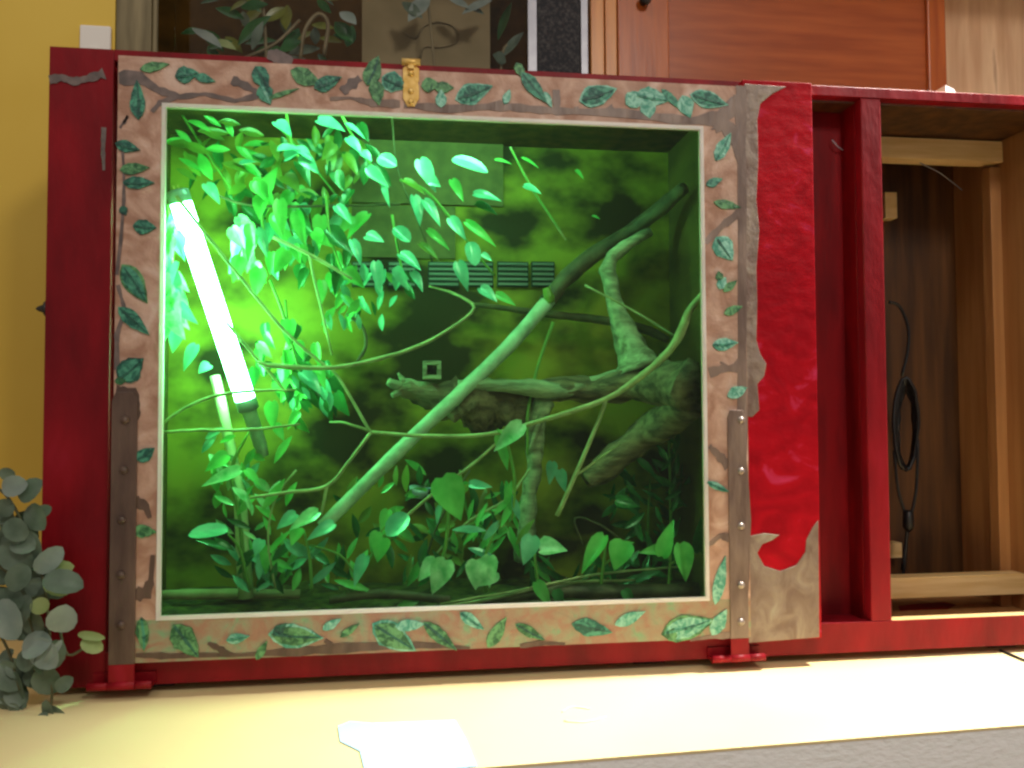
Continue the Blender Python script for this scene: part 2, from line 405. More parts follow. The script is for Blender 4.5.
st([(709, 373), (722, 369), (736, 368), (743, 360), (741, 340)], [9, 8, 9, 9, 4], BARK)
st([(720, 362), (730, 369), (738, 367)], [2, 5, 6], DARK and BARK)
st([(709, 446), (718, 455), (729, 466)], [5, 8, 14], BARK); st([(709, 545), (720, 536), (731, 538)], [4, 6, 10], BARK)
st([(122, 140), (124, 170), (124, 200), (121, 240), (117, 275)], [2, 2.5, 3, 3, 3]); st([(118, 285), (125, 310), (117, 335), (117, 370)], [3, 3, 4, 4])
st([(116, 392), (130, 394), (136, 410), (136, 420)], [10, 14, 8, 4], BARKD)
st([(135, 500), (146, 507), (150, 518)], [9, 8, 3], BARKD); st([(133, 595), (146, 593), (151, 580), (153, 555)], [13, 12, 6, 3], BARKD)
st([(136, 655), (170, 656), (200, 655), (240, 655), (300, 651), (360, 647), (420, 645), (470, 648)], [3, 6, 4, 3, 8, 8, 6, 2], BARKD)
st([(520, 646), (540, 643), (565, 644)], [4, 5, 2], BARKD); st([(690, 640), (715, 636), (730, 635)], [2, 5, 7], BARK)
st([(208, 643), (222, 650), (232, 655)], [3, 6, 4], BARKD); st([(325, 640), (335, 648), (345, 651)], [4, 6, 4], BARKD)
# painted leaves: x, y, length, angle, width, colour, vein
for (a, b, L, an, w, k, ve, ri) in [
    (138, 100, 40, 92, 15, 0, 3, None), (155, 67, 30, 10, 10, 1, None, None), (187, 75, 24, 10, 17, 0, 3, None), (205, 79, 22, -15, 9, 0, None, None),
    (262, 78, 26, -60, 17, 0, 3, None), (266, 95, 22, -65, 16, 0, 2, None), (283, 94, 34, 18, 5, 1, None, None), (306, 78, 34, -25, 17, 1, None, None), (328, 83, 30, 22, 15, 0, 3, None),
    (373, 71, 32, 68, 18, 1, 3, None), (377, 93, 26, -80, 15, 1, None, None), (394, 83, 24, -25, 17, 0, 3, 2), (430, 85, 18, 10, 14, 1, None, None), (444, 88, 20, 0, 12, 1, None, None), (441, 99, 18, 90, 11, 2, None, None),
    (474, 93, 36, 20, 17, 0, 3, 2), (507, 97, 16, 70, 8, 2, None, None), (520, 71, 18, -62, 9, 1, None, None), (534, 88, 40, -50, 14, 0, 3, None), (548, 100, 18, -65, 7, 2, None, None),
    (598, 95, 36, 18, 18, 0, 3, 2), (635, 99, 22, 30, 18, 2, None, None), (652, 98, 34, -10, 20, 2, 0, None), (648, 110, 18, -80, 16, 2, None, None), (672, 100, 30, -45, 8, 0, None, None), (686, 107, 24, -70, 16, 2, None, None), (709, 100, 36, -16, 14, 0, 3, 2),
    (723, 147, 32, 62, 13, 2, 0, None), (714, 182, 18, 20, 9, 0, None, None), (727, 205, 28, -12, 9, 1, None, None), (724, 249, 26, -55, 17, 2, 3, 2), (722, 283, 14, 60, 10, 2, None, None), (730, 286, 18, 40, 8, 1, None, None), (719, 276, 10, 100, 8, 1, None, None), (733, 310, 20, 22, 9, 1, None, None), (725, 344, 26, 6, 13, 2, 0, None), (737, 392, 22, 25, 12, 2, None, None),
    (128, 147, 26, -15, 12, 0, 3, None), (135, 169, 30, 5, 12, 1, None, None), (139, 183, 32, 0, 13, 0, 3, None), (124, 211, 10, -60, 9, 3, None, None), (145, 227, 24, -5, 15, 0, 3, None), (135, 284, 42, -57, 17, 0, 3, 1), (134, 321, 42, -42, 15, 0, 3, None), (131, 369, 30, 40, 20, 0, 3, 3), (121, 381, 12, 0, 8, 1, None, None),
    (146, 454, 22, 35, 14, 0, 3, None), (145, 531, 24, -5, 13, 1, None, None), (143, 634, 34, -85, 13, 1, 0, None), (186, 641, 42, -52, 24, 1, 3, None), (238, 638, 24, 10, 10, 2, 0, None),
    (296, 636, 50, -4, 19, 1, 3, 2), (280, 629, 18, 40, 10, 3, None, None), (332, 624, 22, 30, 9, 2, None, None), (262, 650, 22, 60, 8, 1, None, None), (350, 630, 24, 35, 7, 1, None, None), (394, 637, 46, -32, 22, 1, 3, 2), (410, 625, 30, 5, 12, 2, None, None), (440, 636, 44, -40, 14, 1, 3, None), (472, 621, 30, -35, 12, 2, 0, None), (497, 632, 36, 58, 14, 1, None, None), (530, 632, 34, -28, 11, 1, 3, None), (592, 628, 42, -12, 17, 0, 3, None), (630, 618, 34, 24, 12, 2, None, None), (688, 627, 50, 16, 20, 2, 0, 1), (671, 634, 14, 70, 12, 1, None, None),
    (718, 487, 26, -25, 7, 2, 0, None), (720, 580, 50, 78, 12, 2, None, None), (719, 622, 30, 60, 14, 2, None, None)]:
    m.pleaf(a, b, L, an, w, PL[k], yd, PL[ve] if ve is not None else None, PL[ri] if ri is not None else None)
part(m, 'door_frame', door)
m = MB(); bw = .0045; by0, by1 = yd-.002, yd+.004
m.box((gx0-.001, by0, gz1-bw), (gx1+.001, by1, gz1+.001), WHITE); m.box((gx0-.001, by0, gz0-.001), (gx1+.001, by1, gz0+bw), WHITE)
m.box((gx0-.001, by0, gz0+bw), (gx0+bw, by1, gz1-bw), WHITE); m.box((gx1-bw, by0, gz0+bw), (gx1+.001, by1, gz1-bw), WHITE)
part(m, 'glazing_bead', door)
m = MB(); m.box((gx0+.0002, -.014, gz0+.0002), (gx1-.0002, -.010, gz1-.0002), GLASS); part(m, 'glass_pane', door)
# brass hasp
m = MB(); c = P(411, 83, yd)
zt, zb = Z(411, 61, yd), Z(411, 107, yd)
w1 = M(8, yd); yb = yd-.003
poly = [(c.x-w1, zt-.012), (c.x-w1*.7, zt-.009), (c.x-w1*.7, zt-.008), (c.x+w1*.7, zt-.008), (c.x+w1, zt-.012), (c.x+w1, zt-.03), (c.x+w1*.85, zt-.034), (c.x+w1, zt-.038), (c.x+w1, zb+.012), (c.x+w1*.45, zb), (c.x-w1*.45, zb), (c.x-w1, zb+.012), (c.x-w1, zt-.038), (c.x-w1*.85, zt-.034), (c.x-w1, zt-.03)]
m.prism([(a, yd, b) for a, b in poly], BRASS, (0, -.003, 0))
hasp = part(m, 'hasp', door, .0006, 'ornate brass hasp')
m = MB(); m.tube([(c.x-w1*1.15, yb-.002, zt-.004), (c.x+w1*1.15, yb-.002, zt-.004)], .005, BRASS, 10); m.box((c.x-w1*.35, yb-.004, zt-.014), (c.x+w1*.35, yb, zt-.004), BRASS)
part(m, 'hasp_pin', hasp)
for dz in (.02, .046, .062):
    m = MB(); m.lathe((c.x, yb, zt-dz), (0, -1, 0), [(0, .005), (.002, .0045), (.0035, .002), (.0038, .0)], BRASS, 10); part(m, 'hasp_screw', hasp)
# T hinges
def hinge(px0, px1, pyt, bark, screws, lab, b0, b1, pyb):
    ys = yd-.0002
    x0, x1 = X(px0, pyb-30, ys), X(px1, pyb-30, ys)
    zt = Z((px0+px1)/2, pyt, ys); zb = Z((px0+px1)/2, pyb, ys)
    m = MB(); w = x1-x0
    m.prism([(x0+w*.15, ys, zt), (x1-w*.15, ys, zt), (x1, ys, zt-.012), (x1, ys, .036), (x0, ys, .036), (x0, ys, zt-.012)], bark, (0, -.0035, 0))
    m.prism([(x0, ys, .036), (x1, ys, .036), (x1, ys, zb), (x0, ys, zb)], RED, (0, -.0035, 0))
    h = part(m, 'strap_hinge', door, .0008, lab)
    m = MB(); X0, X1 = X(b0, pyb-5, ys), X(b1, pyb-5, ys); zc = zb+.005
    m.tube([(X0, ys-.002, zc), (x0-.001, ys-.002, zc)], .0055, RED, 10); m.tube([(x1+.001, ys-.002, zc), (X1, ys-.002, zc)], .0055, RED, 10)
    m.tube([(x0-.0005, ys-.002, zc), (x1+.0005, ys-.002, zc)], .0058, RED, 10)
    m.box((X0, -.004, zc-.006), (X1, -.0003, zc+.012), RED); m.box((X0, ys, zc-.004), (X1, -.004, zc), RED)
    part(m, 'hinge_knuckle', h)
    for (a, b) in screws:
        c = P(a, b, ys-.0035); m = MB(); m.lathe(c, (0, -1, 0), [(0, .0058), (.002, .0055), (.0042, .003), (.0048, .0)], STEEL if bark is BARK else BARKD, 10); part(m, 'screw_head', h)
hinge(109, 135, 392, BARKD, [(125, 420), (124, 470), (122, 520), (121, 575), (121, 625)], None, 88, 152, 689)
hinge(730, 748, 410, BARK, [(741, 420), (741, 471), (741, 526), (741, 585), (741, 622)], None, 712, 764, 661)

# ------------------------------------------------------------------ inside the vivarium
FZ = .083
m = MB(); nx, ny = 46, 12
vs = []; fs = []
for j in range(ny+1):
    for i in range(nx+1):
        xx = xin0+.001+(xin1-xin0-.002)*i/nx; yy = .022+(D-.014-.022)*j/ny
        vs.append((xx, yy, FZ-.010+.010*noise.noise(Vector((xx*14, yy*14, 2)))+.006*noise.noise(Vector((xx*50, yy*50, 5)))))
for j in range(ny):
    for i in range(nx):
        a = j*(nx+1)+i; fs.append((a, a+1, a+nx+2, a+nx+1))
m.add(vs, fs, SOIL, True)
n0 = len(vs)
m.box((xin0+.001, .0215, .0206), (xin1-.001, D-.0125, FZ-.03), SOIL)
m.box((xin0+.001, .0206, .0206), (xin1-.001, .0214, FZ-.004), SOIL)
o = m.build('bark_substrate', None, (.5, .15, .02)); tag(o, 'loose dark bark substrate covering the vivarium floor under the plants', 'substrate'); o['kind'] = 'stuff'

# lamp
A = P(181, 203, .05); B = P(264, 456, .15)
lamp = thing('fluorescent_lamp', B, 'lit greenish-white fluorescent tube leaning along the left wall inside the vivarium', 'lamp')
ax = (B-A).normalized()
m = MB(); BL = A.lerp(B, .76); m.tube([A.lerp(BL, i/10) for i in range(11)], .0155, TUBE, 14); part(m, 'tube', lamp)
m = MB(); m.tube([BL.lerp(B, .12), BL.lerp(B, .2), BL.lerp(B, .8), B], [.0145, .0115, .0105, .008], POLE, 12); part(m, 'holder', lamp)
for q, s in ((A, -1), (BL, 1)):
    m = MB(); m.lathe(q, ax*s, [(0, .0165), (.018, .0165), (.020, .012)], ALU, 12)
    for k in (-1, 1):
        u = ax.orthogonal().normalized()*.004*k; m.tube([q+ax*s*.019+u, q+ax*s*.027+u], .0012, BRASS, 6)
    part(m, 'end_cap', lamp)

fill_lamp = thing('fluorescent_lamp', (.4, .05, .87), 'added unseen slim fill tube under the vivarium ceiling behind the top of the door frame', 'lamp')  # fill tube added out of sight to brighten the lower leaves
m = MB(); m.tube([(.25+i*.05, .012, .862) for i in range(11)], .0065, FILL_TUBE, 12); part(m, 'tube', fill_lamp)
for q, s_ in ((.25, -1), (.75, 1)):
    m = MB(); m.lathe((q, .012, .862), (s_, 0, 0), [(0, .0075), (.012, .0075), (.014, .005)], ALU, 12); m.box((q+s_*.004-.003, .008, .8685), (q+s_*.004+.003, .016, .8838), ALU); part(m, 'end_cap', fill_lamp)

def polybranch(pp, rad, n=4):
    pts = smooth([P(a, b, c) for a, b, c in pp], n)
    return pts, lerpl([M(r, .15) for r in rad], len(pts))

def twig(name, lines, label, cat, mat=TWIG, group=None, gn=.15):
    m = MB()
    for pp, rad in lines:
        pts, rr = polybranch(pp, [q*(.82 if max(rad) < 4.5 else 1) for q in rad]); m.tube(jit(pts, .0004), rr, mat, 6, gn, 60)
    o = m.build(name, None, tuple(P(*lines[0][0][0]))); tag(o, label, cat, group); return o

# pale climbing pole with its dark upper fork
pole = thing('climbing_branch', P(326, 522, .07), 'long pale straight branch slanting up from the floor to the dark right corner', 'branch')
m = MB(); pts, rr = polybranch([(322, 527, .06), (405, 445, .10), (455, 398, .13), (505, 350, .16), (549, 300, .19)], [6, 6.5, 7, 7, 7.5], 5)
m.tube(pts, rr, POLE, 10, .12, 40); part(m, 'pale_stick', pole)
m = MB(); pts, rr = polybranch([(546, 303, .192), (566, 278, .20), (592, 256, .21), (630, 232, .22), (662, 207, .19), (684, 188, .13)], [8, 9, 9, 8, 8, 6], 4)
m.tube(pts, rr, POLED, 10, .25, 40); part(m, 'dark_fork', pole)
m = MB(); pts, rr = polybranch([(546, 288, .18), (549, 297, .18), (551, 303, .18)], [4, 5, 4]); m.tube(pts, rr, LO, 8, .3, 60); part(m, 'bud', pole, label='yellow bud at the joint')
# driftwood
dw = thing('driftwood', P(530, 545, .17), 'big gnarled driftwood piece with a horn-shaped upright limb, right half of the vivarium', 'driftwood')
m = MB(); pts, rr = polybranch([(692, 388, .055), (665, 385, .11), (630, 384, .15), (600, 388, .17), (570, 390, .165), (540, 389, .16), (500, 386, .155), (462, 384, .15)], [24, 21, 17, 15, 13, 10, 6, 3], 5)
m.tube(pts, rr, DRIFTD, 12, .55, 28)
pts, rr = polybranch([(585, 386, .158), (560, 391, .148), (530, 388, .145), (495, 386, .142), (458, 384, .14)], [3, 9, 9, 6, 4], 5); m.tube(pts, rr, DRIFT, 10, .4, 40)
pts, rr = polybranch([(640, 382, .165), (622, 378, .165), (590, 380, .16)], [13, 10, 4]); m.tube(pts, rr, DRIFT, 10, .6, 40)
part(m, 'trunk', dw)
m = MB(); pts, rr = polybranch([(640, 372, .155), (632, 350, .165), (622, 325, .17), (614, 300, .17), (609, 280, .175), (607, 268, .18)], [26, 17, 11, 8, 8, 9], 5)
m.tube(pts, rr, DRIFT, 12, .3, 35)
pts, rr = polybranch([(606, 274, .18), (612, 258, .185), (626, 245, .19), (650, 232, .2)], [9, 7, 6, 5], 5); m.tube(pts, rr, DRIFT, 10, .35, 45)
part(m, 'horn_limb', dw)
m = MB(); pts, rr = polybranch([(690, 400, .07), (668, 420, .12), (640, 440, .16), (605, 466, .17), (586, 480, .165)], [16, 17, 15, 13, 10], 5); m.tube(pts, rr, DRIFTD, 12, .4, 28); part(m, 'lower_limb', dw)
m = MB(); pts, rr = polybranch([(545, 396, .165), (535, 430, .17), (533, 470, .17), (527, 510, .17), (524, 562, .17)], [8, 10, 8, 9, 10], 5); m.tube(pts, rr, DRIFT, 10, .45, 40)
pts, rr = polybranch([(550, 402, .16), (540, 420, .155), (529, 452, .15)], [6, 5, 2], 4); m.tube(pts, rr, DRIFT, 8, .45, 40)
part(m, 'prop_leg', dw)
# speckled root lump
m = MB()
for pp, rr_ in (([(530, 412, .20), (500, 408, .19), (470, 404, .18), (440, 398, .17), (412, 391, .16), (398, 388, .155)], [18, 22, 24, 16, 10, 5]), ([(440, 394, .165), (420, 386, .16), (404, 382, .155)], [8, 6, 3]), ([(400, 387, .155), (388, 381, .15)], [5, 3]), ([(402, 390, .155), (392, 396, .15)], [4, 2]), ([(405, 384, .155), (398, 373, .15)], [3, 1.5])):
    pts, rr = polybranch(pp, rr_, 5); m.tube(pts, rr, DRIFTD if rr_[0] > 10 else DRIFT, 10, .8, 50)
o = m.build('root_stump', None, tuple(P(470, 404, .18))); tag(o, 'speckled knobbly root stump with a frayed tip at the centre of the vivarium', 'root')
# pale-framed fitting
gz = thing('mist_nozzle', P(432, 380, .145), 'tiny pale square fitting with a dark round hole, on the root stump', 'nozzle')
m = MB(); c = P(432, 370, .145); r = M(9, .145)
for k in range(4):
    a = [(-r, -r, r, -r*.55), (-r, r*.55, r, r), (-r, -r*.55, -r*.55, r*.55), (r*.55, -r*.55, r, r*.55)][k]
    m.box((c.x+a[0], c.y-.006, c.z+a[1]), (c.x+a[2], c.y+.012, c.z+a[3]), DRIFT)
part(m, 'square_frame', gz, .001)
m = MB(); m.lathe(c+Vector((0, .010, 0)), (0, -1, 0), [(0, .0075), (.010, .0075), (.0105, .004), (.004, .0035), (.004, 0)], VENTD, 12); part(m, 'lens', gz)
# small glazed cup
cup = thing('water_cup', P(415, 498, .2), 'small glossy bluish-white cup low behind the slanting branch', 'cup')
m = MB(); c = P(417, 497, .2); m.lathe(c, (.25, -.2, 1), [(0, .008), (.001, .012), (.010, .016), (.016, .0175), (.0162, .016), (.010, .0145), (.003, .010), (.003, 0)], plain('glazed_white', (190, 200, 224), .15), 18); part(m, 'bowl', cup)
m = MB(); m.tube(smooth([c+Vector((.016, 0, .014)), c+Vector((.03, -.002, .014)), c+Vector((.028, -.003, .002)), c+Vector((.014, 0, .003))], 4), .002, plain('glazed_handle', (150, 165, 200), .2), 6); part(m, 'handle', cup)

G = 'thin woody vines strung across the vivarium'
y1 = .035
twig('liana', [([(176, 196, .03), (228, 262, .05), (284, 330, .07), (323, 364, .08), (338, 377, .08), (368, 428, .07), (371, 432, .07)], [2, 2, 2, 1.8, 1.8, 2, 2.4])], 'long thin vine running from the lamp top down to the centre fork', 'vine', TWIG, G)
twig('liana', [([(371, 432, .07), (430, 436, .06), (490, 434, .05), (540, 421, .04), (606, 399, .04), (640, 377, .035), (668, 352, .03), (680, 334, .03), (690, 310, .025), (704, 294, .02)], [1.8, 1.8, 2, 2.2, 2.8, 3.4, 4, 5, 4, 3.5]), ([(606, 400, .04), (599, 420, .04), (575, 476, .035), (557, 516, .03)], [2.4, 2.4, 2.4, 2.6]), ([(575, 476, .036), (600, 458, .05), (620, 444, .06)], [1.6, 1.4, 1])], 'pale forked vine crossing in front of the driftwood to the right edge', 'vine', TWIG, G)
twig('liana', [([(371, 432, .07), (350, 460, .06), (327, 486, .055), (290, 492, .05), (250, 498, .05)], [2, 2.2, 2.2, 2, 1.6]), ([(327, 486, .055), (321, 515, .055)], [1.8, 1.5]), ([(371, 431, .07), (345, 423, .08), (330, 422, .1)], [1.6, 1.4, 1])], 'bent vine dropping left from the centre fork to the floor leaves', 'vine', TWIG, G)
twig('liana', [([(258, 362, .05), (275, 366, .05), (323, 368, .06), (360, 363, .07), (411, 349, .08), (450, 329, .09), (474, 308, .1), (455, 294, .12), (429, 286, .14)], [2, 3, 2.6, 2.4, 2.4, 2.2, 2, 1.8, 1.2])], 'thin vine bowed in a wide U below the vent row', 'vine', TWIG, G)
twig('liana', [([(273, 237, .06), (312, 256, .07), (352, 279, .09)], [2, 2, 1.6]), ([(309, 255, .07), (318, 295, .07), (332, 355, .065)], [1.6, 1.6, 1.4])], 'short T-shaped vine behind the upper left leaves', 'vine', TWIG, G)
twig('liana', [([(226, 322, .08), (254, 355, .08), (286, 392, .08)], [2, 2, 1.6])], 'short straight vine slanting just right of the lamp tube', 'vine', TWIG, G)
twig('liana', [([(162, 424, .03), (185, 408, .04), (215, 396, .05), (250, 391, .06), (296, 390, .07)], [1.4, 1.8, 1.8, 1.8, 1.2])], 'thin arched vine at the left edge crossing the lamp', 'vine', TWIG, G)
twig('liana', [([(164, 432, .05), (200, 430, .05), (245, 430, .05), (300, 424, .06)], [1.4, 1.8, 1.8, 1.2])], 'thin level vine just below the arched one at the left', 'vine', TWIG, G)
twig('liana', [([(347, 315, .12), (362, 326, .11), (366, 345, .1), (356, 364, .08)], [2, 2.2, 2.2, 2])], 'dark curled vine hanging in front of the bright backdrop patch', 'vine', TWIGD, G)
twig('liana', [([(500, 440, .05), (470, 466, .05), (430, 496, .05), (390, 530, .05)], [1.6, 1.8, 2, 1.8])], 'thin green-leaved stem slanting from the bright centre leaf to the floor', 'vine', TWIG, G)
twig('liana', [([(510, 147, .16), (533, 190, .16), (566, 240, .16)], [1.2, 1.4, 1.2])], 'fine vine hanging alone in the dark upper right', 'vine', TWIG, G)
twig('liana', [([(585, 285, .14), (632, 310, .14), (682, 340, .12)], [1.4, 1.4, 1.4])], 'fine vine sloping down behind the horn-shaped limb', 'vine', TWIG, G)
twig('liana', [([(470, 304, .24), (550, 314, .24), (615, 322, .235), (650, 331, .235), (668, 340, .23)], [2.5, 4, 5, 5, 4])], 'dark level branch low on the backdrop behind the horn-shaped limb', 'branch', TWIGD)
twig('liana', [([(553, 322, .19), (540, 360, .18), (533, 385, .17), (527, 420, .15), (528, 455, .15)], [2.2, 2, 2, 2, 1.4])], 'thin green stem leaning beside the prop leg of the driftwood', 'vine', STEM, G)
twig('liana', [([(583, 545, .05), (575, 518, .06), (600, 525, .06), (622, 540, .05)], [1, 1.2, 1.4, 1])], 'short reddish twig arching over the lower right leaves', 'vine', TWIGD, G)

for k, (pp, w_, lab) in enumerate((
    ([(392, 118, .15), (398, 170, .15), (420, 225, .15), (432, 262, .15)], 1.2, 'fine hanging root at the upper middle beside the cork sheet'),
    ([(205, 190, .12), (250, 205, .12), (330, 206, .14), (400, 204, .16)], 1.5, 'thin twig lying level through the upper left leaves'),
    ([(430, 560, .09), (470, 520, .1), (505, 500, .11), (530, 470, .12)], 1.5, 'thin twig rising from the floor to the prop leg of the driftwood'),
    ([(275, 588, .06), (268, 540, .07), (275, 500, .08), (296, 470, .08)], 1.3, 'thin bent stem between the bamboo stake and the slanting branch'),
    ([(440, 604, .035), (520, 590, .035), (600, 574, .05), (690, 566, .07)], 1.5, 'long fine twig across the lower right floor leaves'),
    ([(470, 470, .12), (440, 520, .1), (425, 560, .09)], 1.3, 'fine dark stem below the root stump'))):
    twig('liana', [(pp, [w_]*len(pp))], lab, 'vine', TWIGD if k in (0, 1, 5) else TWIG, G)

# bamboo stake near the lamp
stk = thing('bamboo_stake', P(246, 596, .12), 'pale upright bamboo stake standing just below the lamp tube', 'stake')
m = MB(); pts = [P(a, b, c) for a, b, c in ((215, 376, .16), (222, 408, .155), (229, 440, .15), (235, 468, .14), (240, 500, .13), (243, 550, .12), (246, 598, .12))]
m.tube(smooth(pts, 3), lerpl([M(5, .1), M(5.5, .1), M(5, .1), M(4.5, .1), M(6, .1), M(7, .1), M(7, .1)], 19), noisy('bamboo', (224, 212, 160), (236, 226, 184), 30, rough=.4), 10); part(m, 'cane', stk)
for a, b in ((222, 408), (235, 468)):
    m = MB(); c = P(a, b, .155 if b < 440 else .14); m.lathe(c-Vector((0, 0, .002)), (0, 0, 1), [(0, .0075), (.002, .0092), (.004, .0075)], TWIG, 10); part(m, 'node_ring', stk)

# fallen sticks along the floor front
for pp, rad, mt, lab in (
    ([(162, 595, .16), (220, 594, .16), (300, 594, .16)], [5, 6, 5], noisy('pinkish_stick', (176, 140, 110), (196, 164, 132), 30, rough=.6), 'straight pinkish stick lying along the back of the floor at left'),
    ([(480, 600, .05), (560, 592, .05), (640, 592, .05), (698, 590, .05)], [5, 7, 8, 8], POLED, 'dark log lying along the glass at the lower right'),
    ([(420, 612, .04), (500, 597, .04), (560, 583, .05), (640, 580, .06)], [2, 2.4, 2.2, 1.4], TWIG, 'thin pale twig lying slanted over the lower right log'),
    ([(330, 600, .05), (380, 594, .05), (450, 600, .05)], [4, 5, 4], POLED, 'short dark stick lying on the floor below the slanting branch')):
    twig('fallen_stick', [(pp, rad)], lab, 'stick', mt, 'sticks lying on the vivarium floor')

# ---- plants
def plant(name, label, cat, stems, leaves, stemmat=STEM, group=None, root=None):
    root = root or stems[0][0][0]
    t = thing(name, P(*root), label, cat, group)
    if stems:
        m = MB()
        for pp, rad in stems:
            pts, rr = polybranch(pp, rad); m.tube(pts, rr, stemmat, 5)
        part(m, 'stem', t)
    m = MB()
    for L in leaves: m.leaf(**L)
    part(m, 'foliage', t)
    return t
def lf(bx, by, tx, ty, w, mt, y=.06, dy=-.01, shape='heart', fold=.3, curl=.15, nrm=None):
    n = nrm or (random.uniform(-.6, .4), -1, random.uniform(.2, 1.1))
    return dict(b=P(bx, by, y), tip=P(tx, ty, y+dy), w=M(w, y), m=mt, nrm=n, fold=fold, curl=curl, shape=shape)
def cluster(cx, cy, rx, ry, n, mats, y0, y1, lo=18, hi=32, ang=(-120, -60), shape='heart', asp=.55):
    out = []
    for i in range(n):
        a = random.uniform(0, 6.283); r = math.sqrt(random.random())
        bx, by = cx+rx*r*math.cos(a), cy+ry*r*math.sin(a)
        L = random.uniform(lo, hi); t = math.radians(random.uniform(*ang))
        y = random.uniform(y0, y1)
        # keep the tip clear of the back panel and the glass
        out.append(lf(bx, by, bx+L*math.cos(t), by-L*math.sin(t), L*asp*random.uniform(.8, 1.2), random.choice(mats), y, random.uniform(-.012, .012), shape,
                      nrm=(random.uniform(-.8, .8), -1, random.uniform(-.3, .9))))
    return out
HG = 'trailing vines hanging from the vivarium ceiling'
DN = (-130, -40)
plant('hanging_vine', 'olive-leaved vine in the upper left corner above the lamp', 'plant', [([(180, 112, .20), (205, 150, .2), (232, 190, .2)], [1.5, 1.5, 1])],
      cluster(205, 145, 42, 34, 26, [LO, LO, LG], .12, .23, 20, 34, (-70, 10), 'long', .35), group=HG)
plant('hanging_vine', 'white-lit leafy vine pressed against the left glass edge beside the tube', 'plant', [([(168, 205, .08), (172, 260, .08), (170, 330, .08)], [1.5, 1.5, 1])],
      cluster(170, 265, 9, 62, 36, [LV, LV, LT], .025, .075, 18, 30, DN)+[lf(196, 345, 182, 370, 13, LT, .1), lf(178, 330, 172, 352, 14, LT, .1), lf(210, 365, 198, 372, 14, LT, .09)], group=HG)  # pale leaf colours paint in the blown-out glow beside the tube
plant('hanging_vine', 'teal-leaved vine below the ceiling with a clump of shiny leaves at its middle', 'plant', [([(286, 112, .12), (292, 145, .11), (306, 168, .1)], [1.5, 1.5, 1])],
      [lf(276, 122, 292, 134, 16, LT, .1), lf(278, 150, 300, 146, 16, LT, .08), lf(285, 158, 300, 150, 16, LT, .08), lf(296, 148, 312, 158, 15, LT, .08), lf(302, 156, 318, 172, 14, LT, .08), lf(240, 163, 256, 160, 7, LT, .1), lf(206, 184, 220, 202, 13, LT, .1),
       lf(262, 196, 276, 166, 16, LG, .1), lf(284, 176, 300, 190, 18, LO, .12), lf(318, 120, 345, 128, 18, LT, .12)]+cluster(290, 185, 40, 30, 12, [LG, LD, LO], .12, .22, 18, 28, DN), group=HG)
plant('hanging_vine', 'slim trailing vine with narrow shiny leaves left of the upper centre', 'plant', [([(340, 112, .1), (355, 140, .1), (375, 172, .1), (388, 200, .1)], [1.4, 1.4, 1.4, 1])],
      [lf(346, 124, 366, 136, 9, LT, .09), lf(348, 138, 362, 152, 12, LT, .09), lf(362, 152, 372, 160, 10, LT, .09), lf(368, 168, 388, 186, 12, LT, .09), lf(378, 158, 396, 164, 17, LT, .09, shape='round'), lf(384, 184, 388, 206, 7, LT, .09), lf(335, 172, 344, 190, 14, LD, .12), lf(352, 190, 340, 206, 13, LD, .12)]
      +cluster(350, 150, 24, 30, 8, [LD, LO], .14, .24, 16, 26, DN), group=HG)
plant('hanging_vine', 'longest trailing vine of shiny leaves right of the upper centre', 'plant', [([(400, 180, .1), (425, 190, .1), (448, 215, .1), (470, 245, .1), (494, 275, .12)], [1.3, 1.4, 1.4, 1.3, 1])],
      [lf(420, 160, 436, 190, 17, LT, .08), lf(428, 178, 440, 186, 12, LT, .08), lf(452, 160, 488, 168, 19, LT, .08, shape='round'), lf(452, 180, 464, 200, 11, LG, .09), lf(474, 194, 502, 198, 14, LT, .09), lf(476, 204, 498, 212, 13, LD, .1),
       lf(404, 180, 426, 192, 11, LO, .1), lf(414, 196, 422, 224, 14, LT, .09), lf(424, 200, 442, 224, 14, LT, .09), lf(450, 218, 466, 238, 13, LT, .09), lf(466, 222, 497, 244, 11, LG, .09), lf(428, 230, 450, 248, 9, LG, .1), lf(470, 242, 476, 264, 16, LT, .09, shape='round'), lf(482, 254, 492, 260, 7, LT, .09),
       lf(458, 262, 468, 290, 14, LT, .1), lf(480, 288, 498, 300, 15, LT, .1), lf(496, 294, 516, 304, 10, LG, .12)], group=HG)
plant('hanging_vine', 'lone small-leaved vine in the dark upper right area', 'plant', [([(512, 150, .15), (530, 185, .15), (560, 230, .15)], [1, 1, .8])],
      [lf(524, 186, 542, 192, 10, LT, .14), lf(495, 160, 512, 162, 7, LG, .15), lf(522, 158, 540, 166, 6, LG, .15), lf(592, 216, 600, 218, 5, LG, .18), lf(576, 170, 584, 178, 5, LG, .18)], group=HG)
plant('hanging_vine', 'bright green broad-leaved vine just right of the lamp top', 'plant', [([(256, 180, .1), (262, 220, .1), (268, 262, .1)], [1.5, 1.5, 1])],
      [lf(258, 182, 268, 202, 14, LG, .07), lf(262, 196, 258, 218, 16, LG, .07), lf(280, 200, 282, 236, 14, LG, .07), lf(250, 224, 252, 248, 14, LG, .07), lf(254, 236, 246, 262, 12, LG, .07), lf(296, 212, 304, 246, 14, LG, .08)]
      +cluster(262, 245, 34, 42, 24, [LG, LG, LV, LT], .07, .18, 18, 30, DN), group=HG)
